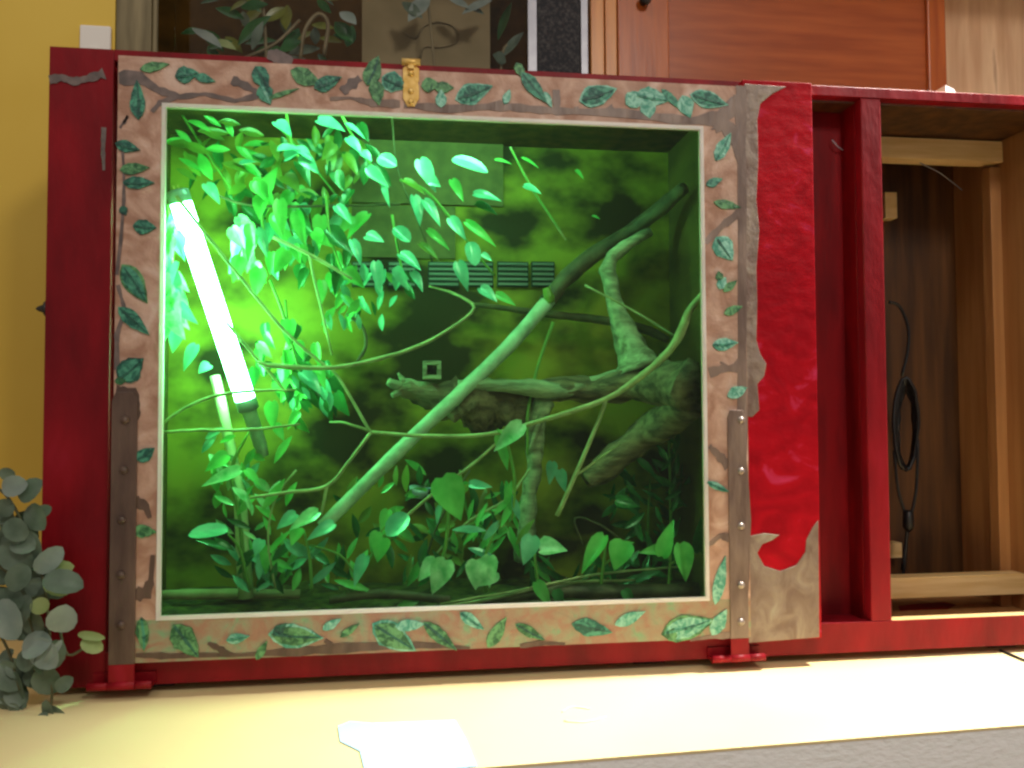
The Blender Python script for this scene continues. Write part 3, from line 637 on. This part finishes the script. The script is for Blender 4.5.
plant('hanging_vine', 'deep green vine with the densest foliage, above the bright backdrop patch', 'plant', [([(326, 195, .13), (330, 235, .12), (345, 280, .11)], [1.5, 1.5, 1])],
      [lf(336, 206, 352, 222, 13, LT, .09), lf(326, 230, 352, 250, 22, LD, .12), lf(368, 214, 345, 236, 18, LG, .14)]+cluster(325, 240, 36, 42, 34, [LD, LG, LT, LG], .10, .22, 18, 30, DN)+cluster(345, 305, 22, 18, 14, [LG, LT], .09, .16, 14, 24, DN, 'long', .4), group=HG)
plant('hanging_vine', 'teal-leaved bunch hanging in front of the vent row', 'plant', [([(392, 215, .12), (398, 250, .11), (405, 285, .1)], [1.4, 1.4, 1])],
      [lf(400, 254, 422, 268, 18, LT, .08), lf(396, 268, 408, 290, 12, LT, .08), lf(412, 272, 424, 290, 12, LT, .08), lf(352, 240, 362, 264, 11, LT, .09), lf(366, 236, 384, 240, 16, LT, .1), lf(394, 228, 410, 240, 16, LT, .1, shape='round'), lf(376, 262, 380, 292, 13, LT, .08), lf(420, 244, 440, 258, 10, LO, .12)]
      +cluster(374, 285, 36, 30, 24, [LT, LT, LG, LD], .09, .18, 14, 24, DN, 'long', .42), group=HG)
plant('hanging_vine', 'yellow-green vine trailing low between the lamp and the U-shaped vine', 'plant', [([(270, 280, .12), (285, 320, .1), (300, 375, .1)], [1.5, 1.5, 1])],
      [lf(290, 320, 288, 346, 15, LG, .08), lf(302, 372, 322, 392, 18, LT, .07), lf(316, 366, 326, 388, 12, LG, .08)]+cluster(285, 350, 36, 34, 20, [LG, LD, LG], .08, .18, 16, 26, DN), group=HG)
plant('lone_leafy_shoot', 'single glossy heart-shaped bright leaf at the centre hanging on the forked vine', 'plant', [([(498, 430, .045), (506, 440, .04), (515, 480, .05), (512, 520, .06)], [1.2, 1.6, 1.6, 1])],
      [lf(522, 424, 494, 450, 19, LV, .03, nrm=(.1, -1, .5)), lf(500, 432, 507, 470, 14, LG, .05), lf(512, 480, 504, 510, 7, LG, .06, shape='long'), lf(512, 495, 520, 520, 8, LT, .06, shape='long'), lf(508, 500, 494, 514, 7, LG, .06, shape='long')])
plant('hanging_vine', 'dark-leaved tangle hanging right beside the lower half of the lamp tube', 'plant', [([(285, 300, .2), (290, 360, .19), (296, 430, .18)], [1.5, 1.5, 1])],
      cluster(304, 390, 34, 44, 30, [LD, LD, LG], .16, .25, 14, 28, DN)+cluster(312, 385, 24, 20, 12, [LD, LT], .10, .16, 14, 22, DN, 'long', .4), group=HG)
plant('hanging_vine', 'mixed vine crowding the backdrop across the top left of the vivarium', 'plant', [([(260, 108, .24), (300, 150, .24), (340, 200, .23)], [1.5, 1.5, 1])],
      cluster(285, 165, 90, 48, 60, [LD, LD, LO, LD], .16, .24, 14, 30, (-170, -10), 'long', .4), group=HG)
# floor plants
FG = 'leafy plants growing on the vivarium floor'
UPA = (20, 160)
plant('floor_plant', 'bushy plant winding around the pale bamboo stake at left', 'plant', [([(246, 590, .1), (240, 520, .1), (232, 470, .1), (250, 430, .1)], [2, 2, 2, 1])],
      [lf(240, 470, 200, 484, 14, LV, .06), lf(228, 455, 204, 470, 16, LG, .08), lf(272, 402, 272, 430, 15, LG, .06), lf(275, 424, 284, 440, 10, LG, .07), lf(292, 436, 272, 462, 9, LG, .07, shape='long'), lf(246, 470, 262, 486, 10, LG, .08), lf(262, 510, 284, 480, 9, LG, .08, shape='long'), lf(286, 506, 294, 482, 10, LG, .08, shape='long')]
      +cluster(232, 462, 28, 36, 22, [LG, LG, LV, LT], .09, .19, 14, 26, (-160, -20), 'long', .42)+cluster(250, 525, 26, 40, 20, [LG, LD, LV], .07, .15, 14, 28, (20, 160), 'long', .25), group=FG, root=(246, 592, .1))
plant('floor_plant', 'low plant holding one flat teal leaf out toward the left glass edge', 'plant', [([(250, 590, .09), (240, 550, .08), (228, 534, .07)], [1.6, 1.6, 1])],
      [lf(228, 530, 188, 532, 17, LT, .05, shape='round', nrm=(0, -.8, .8)), lf(226, 548, 196, 538, 9, LD, .06)]+cluster(250, 575, 24, 18, 14, [LD, LG, LT], .06, .14, 18, 30, UPA, 'long', .3), group=FG)
plant('floor_plant', 'plant with brightly lit leaves around the foot of the slanting branch', 'plant', [([(312, 592, .06), (310, 560, .06), (304, 530, .06)], [1.6, 1.6, 1]), ([(310, 545, .06), (340, 555, .06), (356, 575, .06)], [1, 1.2, 1])],
      [lf(318, 512, 288, 528, 16, LV, .04, nrm=(-.1, -.9, .7)), lf(296, 514, 276, 528, 14, LT, .06), lf(334, 524, 306, 538, 15, LT, .04), lf(300, 528, 290, 545, 15, LG, .05), lf(262, 540, 254, 556, 14, LT, .06)]
      +cluster(290, 570, 30, 26, 22, [LD, LG, LT, LG], .05, .16, 20, 36, UPA, 'long', .28), group=FG)
plant('floor_plant', 'plant with small round leaves stacked along a stem right of the slanting branch foot', 'plant', [([(352, 590, .06), (372, 555, .055), (398, 520, .05)], [1.6, 1.6, 1.2])],
      [lf(408, 515, 386, 534, 22, LT, .03, shape='round'), lf(388, 510, 380, 530, 12, LG, .05), lf(378, 532, 370, 552, 13, LG, .05), lf(384, 538, 376, 562, 20, LG, .04), lf(366, 556, 352, 586, 15, LT, .04), lf(334, 580, 372, 590, 8, LG, .05, shape='long')]
      +cluster(340, 575, 24, 18, 12, [LD, LD, LG], .06, .16, 18, 30, UPA, 'long', .3), group=FG)
plant('floor_plant', 'plant with a large heart-shaped green leaf held high at the lower centre', 'plant', [([(432, 592, .06), (445, 550, .055), (450, 500, .05)], [1.8, 1.8, 1.5])],
      [lf(442, 478, 462, 520, 34, LG, .03, nrm=(-.1, -.9, .6)), lf(470, 484, 492, 486, 10, LT, .08), lf(436, 560, 418, 580, 18, LV, .04), lf(446, 560, 432, 594, 24, LV, .03), lf(440, 506, 436, 524, 7, LT, .05), lf(452, 530, 486, 528, 9, LT, .06, shape='long'), lf(420, 600, 398, 606, 8, LG, .05, shape='long')]
      +cluster(430, 565, 40, 26, 22, [LD, LD, LG, LO], .06, .18, 20, 36, UPA, 'long', .28), group=FG)
plant('floor_plant', 'spreading plant with two-lobed variegated leaves low beside the driftwood prop leg', 'plant', [([(486, 592, .05), (484, 560, .05), (500, 520, .06)], [1.8, 1.6, 1])],
      [lf(476, 560, 476, 590, 22, LV, .03), lf(490, 556, 488, 588, 20, LV, .03), lf(496, 572, 478, 586, 16, LV, .03), lf(468, 548, 500, 560, 10, LT, .07, shape='long'), lf(500, 520, 484, 540, 8, LT, .06, shape='long'), lf(514, 500, 500, 526, 8, LG, .08, shape='long'), lf(506, 480, 512, 515, 9, LG, .07, shape='long')]
      +cluster(490, 545, 34, 34, 34, [LD, LG, LG, LO], .07, .2, 20, 40, UPA, 'long', .22), group=FG)
plant('floor_plant', 'plant with a folded pale heart-shaped leaf at the base of the prop leg', 'plant', [([(540, 592, .05), (536, 570, .05), (534, 545, .05)], [1.6, 1.6, 1])],
      [lf(540, 550, 567, 548, 26, LV, .03, fold=.5, nrm=(.1, -.7, .9)), lf(532, 536, 524, 565, 20, LT, .035), lf(536, 582, 552, 608, 14, LG, .03), lf(556, 590, 562, 608, 12, LD, .03)]
      +cluster(548, 580, 26, 14, 10, [LD, LD, LG], .05, .12, 18, 30, UPA, 'long', .3), group=FG)
plant('floor_plant', 'plant with two cupped green leaves at the lower right of the glass', 'plant', [([(600, 592, .05), (604, 560, .045), (606, 540, .04)], [1.6, 1.6, 1]), ([(604, 565, .045), (618, 552, .04), (616, 545, .04)], [1.2, 1.2, 1])],
      [lf(604, 536, 580, 572, 18, LG, .03, fold=.5), lf(612, 546, 634, 542, 10, LG, .04), lf(624, 542, 614, 570, 26, LG, .03, fold=.4), lf(624, 590, 634, 606, 12, LD, .03), lf(616, 500, 640, 506, 14, LD, .14)]
      +cluster(600, 578, 34, 12, 14, [LD, LD], .05, .16, 18, 30, UPA, 'long', .3), group=FG)
plant('floor_plant', 'plant with a pointed upright leaf and a curved leaf nearest the right glass corner', 'plant', [([(668, 592, .05), (670, 560, .045), (668, 545, .04)], [1.6, 1.6, 1]), ([(670, 565, .045), (680, 558, .04), (684, 550, .04)], [1.2, 1.2, 1])],
      [lf(662, 556, 672, 520, 18, LG, .04), lf(680, 544, 688, 582, 22, LG, .03, fold=.5), lf(666, 548, 640, 552, 12, LG, .05), lf(656, 556, 676, 560, 10, LD, .05), lf(700, 552, 702, 518, 18, LD, .05), lf(636, 580, 660, 570, 9, LD, .05)]
      +cluster(660, 572, 30, 14, 14, [LD, LD], .06, .18, 18, 30, UPA, 'long', .3), group=FG)
plant('floor_plant', 'dark shaded fern-like plant in the lower right below the brown limb', 'plant', [([(650, 580, .2), (648, 530, .2), (650, 480, .2)], [1.6, 1.6, 1])],
      cluster(645, 505, 46, 46, 40, [LD], .15, .26, 16, 30, (0, 180), 'long', .3), group=FG)
plant('floor_plant', 'dark narrow-leaved plant growing up the far right inner wall', 'plant', [([(672, 580, .18), (670, 480, .18), (668, 400, .18)], [1.6, 1.6, 1])],
      cluster(668, 470, 10, 100, 30, [LD], .13, .2, 14, 26, (20, 160), 'long', .3), group=FG)
plant('floor_plant', 'small plant half hidden behind the prop leg and the round hole fitting', 'plant', [([(500, 580, .22), (470, 520, .22), (460, 470, .22)], [1.6, 1.6, 1])],
      cluster(420, 510, 90, 40, 46, [LD, LG, LD, LO], .18, .26, 16, 30, (10, 170), 'long', .35)+[lf(560, 470, 565, 492, 12, LT, .2), lf(552, 462, 550, 484, 12, LT, .2)], group=FG)

# cork tile on the back panel
m = MB(); y = D-.0105; x0, x1 = X(352, 180, y), X(503, 180, y); m.box((x0, y-.006, Z(400, 204, y)), (x1, y, Z(400, 113, y)), CORK); m.box((x0, y-.005, Z(400, 258, y)), (X(455, 180, y), y, Z(400, 206, y)), CORK)
o = m.build('cork_tile', None, (x0, y, .7)); tag(o, 'plain brown cork sheet mounted on the upper middle of the backdrop', 'cork sheet')

# ------------------------------------------------------------------ open compartment contents
cord = thing('power_cord', P(908, 560, .22), 'coiled black power cord hanging in the open wooden compartment', 'cord')
m = MB(); yc = .2
for k in range(6):
    pts = []
    for i in range(25):
        a = i/24*6.283; pts.append(P(906+random.uniform(-1, 1)+(12-k*.8)*math.sin(a), 424+(46-k*1.5)*math.cos(a)+k, yc+k*.004+.004*math.sin(a*2)))
    m.tube(pts, .0036, RUB, 7)
part(m, 'coil', cord)
m = MB(); m.tube(smooth([P(889, 302, .2), P(899, 306, .2), P(908, 326, .2), P(908, 350, .2), P(902, 376, .2)], 5), .003, RUB, 7)
m.tube(smooth([P(894, 450, .2), P(898, 490, .2), P(906, 520, .2), P(905, 560, .2), P(900, 590, .2)], 5), .003, RUB, 7); m.tube(smooth([P(918, 440, .2), P(916, 490, .2), P(908, 530, .2), P(902, 570, .2)], 5), .003, RUB, 7)
part(m, 'lead', cord)
m = MB(); m.lathe(P(908, 510, .195), (0, 0, -1), [(0, .004), (.004, .009), (.03, .010), (.036, .007), (.04, .003)], RUB, 10); part(m, 'plug', cord)
m = MB(); m.tube(smooth([P(920, 163, .17), P(938, 172, .19), P(952, 182, .21), P(962, 190, .23)], 4), .0012, ALU, 6)
o = m.build('thin_wire', None, tuple(P(920, 163, .17))); tag(o, 'thin pale wire dangling below the upper wooden cleat', 'wire')
m = MB(); m.tube(smooth([P(832, 140, .05), P(838, 147, .05), P(843, 150, .055)], 4), .0011, ALU, 6)
o = m.build('bent_nail', None, tuple(P(832, 140, .05))); tag(o, 'tiny bent pale nail sticking out at the top of the red recess', 'nail')

# ------------------------------------------------------------------ ledge bits
m = MB(); zt = LZ+.0003
q = [PZ(a, b, zt) for a, b in ((338, 727), (350, 722), (372, 724), (455, 721), (466, 740), (477, 767), (366, 778), (360, 752), (340, 742))]
m.prism(q, PAPERB, (0, 0, .0012)); o = m.build('paper_sheet', None, tuple(q[0])); tag(o, 'pale bluish sheet lying flat on the ledge in front of the cabinet', 'paper')
m = MB(); m.tube(smooth([PZ(1000, 650, LZ+.002), PZ(1012, 655, LZ+.0025), PZ(1030, 662, LZ+.0025), PZ(1060, 668, LZ+.0025)], 4), .0022, RUB, 6)
o = m.build('thin_cable', None, tuple(PZ(1000, 642, LZ))); tag(o, 'thin dark cable lying on the ledge at the right end of the cabinet', 'cable')
for pp, lab in (([(562, 712), (572, 707), (590, 709)], 0), ([(564, 721), (584, 722), (606, 717)], 1)):
    m = MB(); m.tube(smooth([PZ(a, b, LZ+.0008) for a, b in pp], 4), .0011, SCUFF, 6)
    o = m.build('clear_clip', None, tuple(PZ(*pp[0], LZ))); tag(o, ['upper of two faint clear plastic slivers on the white ledge', 'lower of two faint clear plastic slivers on the white ledge'][lab], 'plastic sliver', 'clear slivers on the ledge')
m = MB(); m.prism([PZ(a, b, zt) for a, b in ((963, 678), (978, 677), (982, 681), (966, 683))], plain('cyan_scrap', (170, 226, 226), .6), (0, 0, .0012))
o = m.build('paper_scrap', None, tuple(PZ(963, 678, LZ))); tag(o, 'tiny cyan scrap on the ledge at lower right', 'scrap')
# paper wedge on top of cabinet
m = MB(); c = P(952, 92, .06); m.prism([(c.x-.012, .06, .9003), (c.x+.022, .06, .9003), (c.x+.004, .06, Z(952, 89, .06)), (c.x-.012, .06, Z(944, 85, .06))], PAPER, (0, .05, 0))
o = m.build('folded_card', None, (c.x, .06, .9)); tag(o, 'small folded white card lying on the red cabinet top at right', 'card')
# wall plate
m = MB(); y = .31; x0, x1 = X(81, 40, y), X(112, 40, y); z1 = Z(95, 27, y)
wp = thing('wall_plate', ((x0+x1)/2, y, z1-.11), 'white plastic plate on the yellow wall above the cabinet', 'wall plate')
m.box((x0, y-.008, z1-.11), (x1, y-.0002, z1), PAPER); part(m, 'cover', wp, .003)
m = MB(); m.box(((x0+x1)/2-.008, y-.012, z1-.075), ((x0+x1)/2+.008, y-.0083, z1-.04), PAPER); part(m, 'rocker', wp, .001)

# eucalyptus garland at the left
gar = thing('leaf_garland', PZ(8, 690, LZ), 'grey-green artificial eucalyptus garland hanging at the left end of the cabinet', 'garland')
m = MB(); yg = -.04
for pp in ([(-12, 480), (10, 500), (28, 535), (38, 560), (45, 590), (50, 640), (52, 690), (50, 715)], [(30, 540), (55, 575), (75, 580)], [(46, 610), (58, 625), (68, 655), (92, 642)], [(-10, 560), (15, 580), (30, 620), (40, 660)], [(-10, 620), (8, 650), (20, 690)]):
    m.tube(smooth([P(a, b, yg+random.uniform(-.006, .006)) for a, b in pp], 4), .0018, EST, 6)
part(m, 'stem', gar)
m = MB()
EL = [(20, 500, 40, 480, 20, EUC), (30, 505, 42, 530, 24, EUC), (2, 488, 26, 484, 20, EUCP), (8, 520, 24, 540, 20, EUC), (30, 552, 38, 585, 16, EUC), (36, 560, 26, 530, 18, EUC), (2, 545, 30, 570, 26, EUC), (28, 566, 8, 590, 22, EUC),
      (36, 572, 62, 548, 20, EUCP), (40, 576, 72, 566, 18, EUCY), (44, 578, 82, 586, 24, EUC), (44, 582, 70, 592, 16, EUCY), (30, 580, 44, 605, 26, EUC), (18, 590, 0, 612, 26, EUC), (30, 596, 14, 626, 24, EUC), (34, 600, 46, 612, 16, EUCY), (8, 608, 26, 640, 20, EUC), (0, 600, 14, 640, 28, EUCP), (28, 610, 40, 636, 24, EUC),
      (58, 632, 66, 606, 26, EUCP), (34, 640, 54, 668, 24, EUCP), (22, 650, 50, 640, 26, EUCP), (30, 648, 24, 672, 22, EUC), (58, 640, 46, 672, 22, EUC), (62, 640, 42, 668, 7, EUCP), (40, 668, 54, 694, 26, EUC), (56, 690, 72, 678, 14, EUC), (18, 680, 28, 656, 20, EUC), (28, 690, -4, 716, 26, EUC), (0, 660, 18, 690, 26, EUC), (-4, 680, 24, 700, 26, EUC), (26, 700, 6, 712, 18, EUC),
      (78, 634, 104, 638, 8, EUCY), (82, 640, 102, 650, 15, EUCY), (46, 700, 50, 722, 12, EUC), (48, 708, 66, 722, 14, EUC), (44, 712, 42, 722, 10, EUC), (4, 570, -8, 545, 20, EUC), (14, 478, 0, 470, 12, EUC), (0, 515, 10, 500, 18, EUC), (12, 540, 34, 548, 20, EUC)]
for (a, b, c, d, w, mt) in EL:
    y = yg+random.uniform(-.025, .012)
    y = min(y, -.026)
    m.leaf(P(a, b, y), P(c, d, y+random.uniform(-.012, .004)), M(w, y), mt, (random.uniform(-.5, .5), -1, random.uniform(0, .7)), .2, .1, 'round')
for i in range(46):
    b = random.choice([(25, 530), (36, 575), (20, 600), (40, 640), (14, 660), (8, 560), (8, 690)]); a = random.uniform(0, 6.28); L = random.uniform(16, 30)
    bx, by = b[0]+random.uniform(-16, 14), b[1]+random.uniform(-18, 18); y = yg+random.uniform(-.005, .010)
    m.leaf(P(bx, by, y), P(min(bx+L*math.cos(a), 70), min(by+L*math.sin(a), 712), y), M(L*.7, y), EUC, (random.uniform(-.8, .8), -1, random.uniform(-.3, .7)), .2, .1, 'round')
part(m, 'foliage', gar)
# hook stub of the garland on the wall
# ------------------------------------------------------------------ things behind the cabinet
# display tank
yt = .42
tank = thing('display_tank', (X(340, 40, yt), .6, LZ), 'dim glass-fronted display tank with weathered post standing behind the red cabinet', 'tank')
m = MB(); xb_ = X(156, 30, .312); m.box((xw+.0005, .311, LZ), (xb_-.008, .325, 1.3995), GREYW); m.box((xb_-.0075, .315, LZ), (xb_, .327, 1.3995), GREYW); part(m, 'corner_post', tank, .002)
m = MB(); m.box((-.5, .88, LZ), (X(582, 30, yt), .9, 1.5), TANKB); part(m, 'back_panel', tank)
m = MB(); m.box((-.5, .4205, LZ), (-.48, .8795, 1.5), TANKB); part(m, 'side_panel', tank)
m = MB(); m.box((xb_+.0005, .425, LZ+.02), (X(527, 30, yt)-.001, .43, 1.5), GLASSC); part(m, 'glass_front', tank)
for a, b in ((528, 537), (581, 588)):
    m = MB(); m.box((X(a, 30, yt), yt, LZ), (X(b, 30, yt), yt+.012, 1.5), ALU); part(m, 'metal_bar', tank, .001)
m = MB(); m.box((X(538, 30, yt), yt+.002, LZ), (X(580, 30, yt), yt+.012, 1.5), MESHD); part(m, 'mesh_panel', tank)
m = MB(); m.box((-.4795, .435, LZ), (X(582, 30, yt), .879, LZ+.018), GREYW); part(m, 'tank_floor', tank)
# card panel leaning inside tank
y = .60; m = MB(); x0, x1 = X(362, 30, y), X(490, 30, y)
m.box((x0, y, LZ+.019), (x1, y+.012, 1.45), CARD); m.tube(smooth([P(404, 33, y-.003), P(416, 38, y-.003), P(424, 26, y-.003), P(440, 22, y-.003), P(455, 28, y-.003), P(456, 42, y-.003), P(440, 47, y-.003), P(424, 47, y-.003), P(420, 58, y-.003)], 4), .0022, GREYW, 6)
o = m.build('card_panel', None, (x0, y, LZ)); tag(o, 'plain beige panel standing inside the tank behind the brass hasp', 'panel')
def backplant(label, stems, leaves, root):
    t = thing('tank_plant', (P(*root).x, P(*root).y, LZ+.018), label, 'plant', 'plants inside the tank behind the cabinet')
    m = MB()
    for pp, r in stems:
        m.tube(smooth([P(a, b, c) for a, b, c in pp], 4), M(r, .6), GREYW, 6)
    part(m, 'stem', t); m = MB()
    for (a, b, c, d, w, mt, y) in leaves: m.leaf(P(a, b, y), P(c, d, y-.02), M(w, y), mt, (random.uniform(-.4, .4), -1, random.uniform(0, .8)), .2, .12, 'long')
    part(m, 'foliage', t)
def rl(cx, cy, rx, ry, n, y0, y1, mats):
    out = []
    for i in range(n):
        a = random.uniform(0, 6.28); L = random.uniform(16, 36); bx, by = cx+random.uniform(-rx, rx), cy+random.uniform(-ry, ry)
        out.append((bx, by, bx+L*math.cos(a), by+L*math.sin(a)*.7, L*.4, random.choice(mats), random.uniform(y0, y1)))
    return out
backplant('grey-green leafy plant in the tank left of the beige panel', [([(270, 250, .55), (268, 120, .55), (265, 30, .55), (262, 0, .55)], 1.6), ([(300, 60, .55), (305, 30, .54), (318, 14, .54), (328, 24, .54), (324, 55, .54)], 2), ([(240, 60, .55), (275, 44, .55), (300, 20, .55)], 1.5)],
          [(192, 28, 222, 44, 15, EUCP, .5), (215, 40, 235, 47, 9, EUCY, .5), (238, 45, 268, 12, 20, LD, .55), (252, 50, 262, 20, 10, EUC, .52), (340, 12, 356, 22, 14, EUCP, .52), (335, 22, 352, 40, 16, LD, .55), (280, 50, 300, 40, 14, LD, .55)]+rl(275, 30, 75, 34, 40, .54, .7, [LD, EUC, LD, LO]), (270, 250, .55))
backplant('pale broad-leaved plant overlapping the beige panel inside the tank', [([(440, 250, .52), (438, 120, .52), (430, 20, .52), (425, -20, .52)], 1.4)],
          [(430, -4, 408, 18, 17, EUCP, .52), (402, 2, 422, 16, 12, EUC, .52), (492, 0, 462, 10, 12, EUCP, .52), (466, 6, 484, 12, 10, EUC, .53), (448, -2, 470, 6, 10, EUCP, .52)], (440, 250, .52))
backplant('single upright green leafy sprig between the beige panel and the grey metal bar', [([(500, 260, .5), (502, 120, .5), (502, 55, .5), (515, 40, .5)], 1.4)],
          [(504, 56, 522, 30, 12, EUC, .5), (506, 62, 494, 54, 14, EUC, .5), (498, 40, 510, 0, 10, LD, .6)], (500, 260, .5))
# wooden cupboard
yc = .45
cup_ = thing('wooden_cupboard', (X(760, 40, yc), .6, LZ), 'orange-brown stained pine cupboard with framed panel door, behind the red cabinet', 'cupboard')
x5 = X(589, 40, yc); x6 = X(603, 40, yc); x7 = X(617, 40, yc); x8 = X(668, 40, yc); x9 = X(926, 40, yc); x10 = X(944, 40, yc)
m = MB(); m.box((x5+.002, yc+.02, LZ), (X(943, 40, yc), .95, 1.7), CUPV); part(m, 'carcass', cup_)
m = MB(); m.box((x5+.001, yc-.012, LZ), (x6, yc+.0195, 1.7), TRIMW); m.box((x6+.004, yc-.004, LZ), (x7-.001, yc+.0195, 1.7), TRIMW); part(m, 'side_trim', cup_, .002)
dr = bpy.data.objects.new('panel_door', None); COL.objects.link(dr); dr.parent = cup_
m = MB(); m.box((x7, yc-.008, LZ+.02), (x8, yc+.0195, 1.68), CUPV); m.box((x9, yc-.008, LZ+.02), (x10, yc+.0195, 1.68), CUPV); part(m, 'door_stile', dr, .003)
m = MB(); m.box((x8+.0005, yc+.002, LZ+.02), (x9-.0005, yc+.018, 1.68), CUPW); part(m, 'door_panel', dr)
m = MB(); c = P(643, 3, yc-.008); m.lathe(c, (0, -1, 0), [(0, .006), (.008, .006), (.012, .012), (.02, .013), (.025, .009), (.027, .0)], DARK, 14); part(m, 'knob', dr)

# ------------------------------------------------------------------ light
w = bpy.data.worlds.new('world'); S.world = w; w.use_nodes = True
bg = w.node_tree.nodes['Background']; bg.inputs[0].default_value = (1.0, .91, .80, 1); bg.inputs[1].default_value = .31
def area(name, loc, tgt, size, power, color):
    l = bpy.data.lights.new(name, 'AREA'); l.shape = 'DISK'; l.size = size; l.energy = power; l.color = color
    o = bpy.data.objects.new(name, l); COL.objects.link(o); o.location = loc
    o.rotation_euler = (Vector(tgt)-Vector(loc)).to_track_quat('-Z', 'Y').to_euler(); return o
l = bpy.data.lights.new('spot_lamp', 'SPOT'); l.energy = 440; l.color = (1, .95, .86); l.shadow_soft_size = .06; l.spot_size = math.radians(70); l.spot_blend = .6
o = bpy.data.objects.new('spot_lamp', l); COL.objects.link(o); o.location = (1.75, -.015, 1.6)
o.rotation_euler = (Vector((1.34, -.15, 0))-Vector(o.location)).to_track_quat('-Z', 'Y').to_euler()
area('room_lamp', (1.3, -1.9, 1.95), (1.0, 0, .3), .4, 17, (1, .92, .82))
area('far_fill', (-.55, -1.8, 3.0), (.1, .2, .4), .5, 13, (1, .92, .82))  # fill light added to brighten the yellow wall at left

S.view_settings.view_transform = 'Standard'
try: S.view_settings.look = 'None'
except Exception: pass
S.view_settings.exposure = 0; S.view_settings.gamma = 1; S.view_settings.use_curve_mapping = False
S.cycles.use_denoising = True
S.cycles.max_bounces = 8; S.cycles.transparent_max_bounces = 12
S.cycles.sample_clamp_indirect = 6
S.cycles.pixel_filter_type = 'BLACKMAN_HARRIS'; S.cycles.filter_width = 2.5
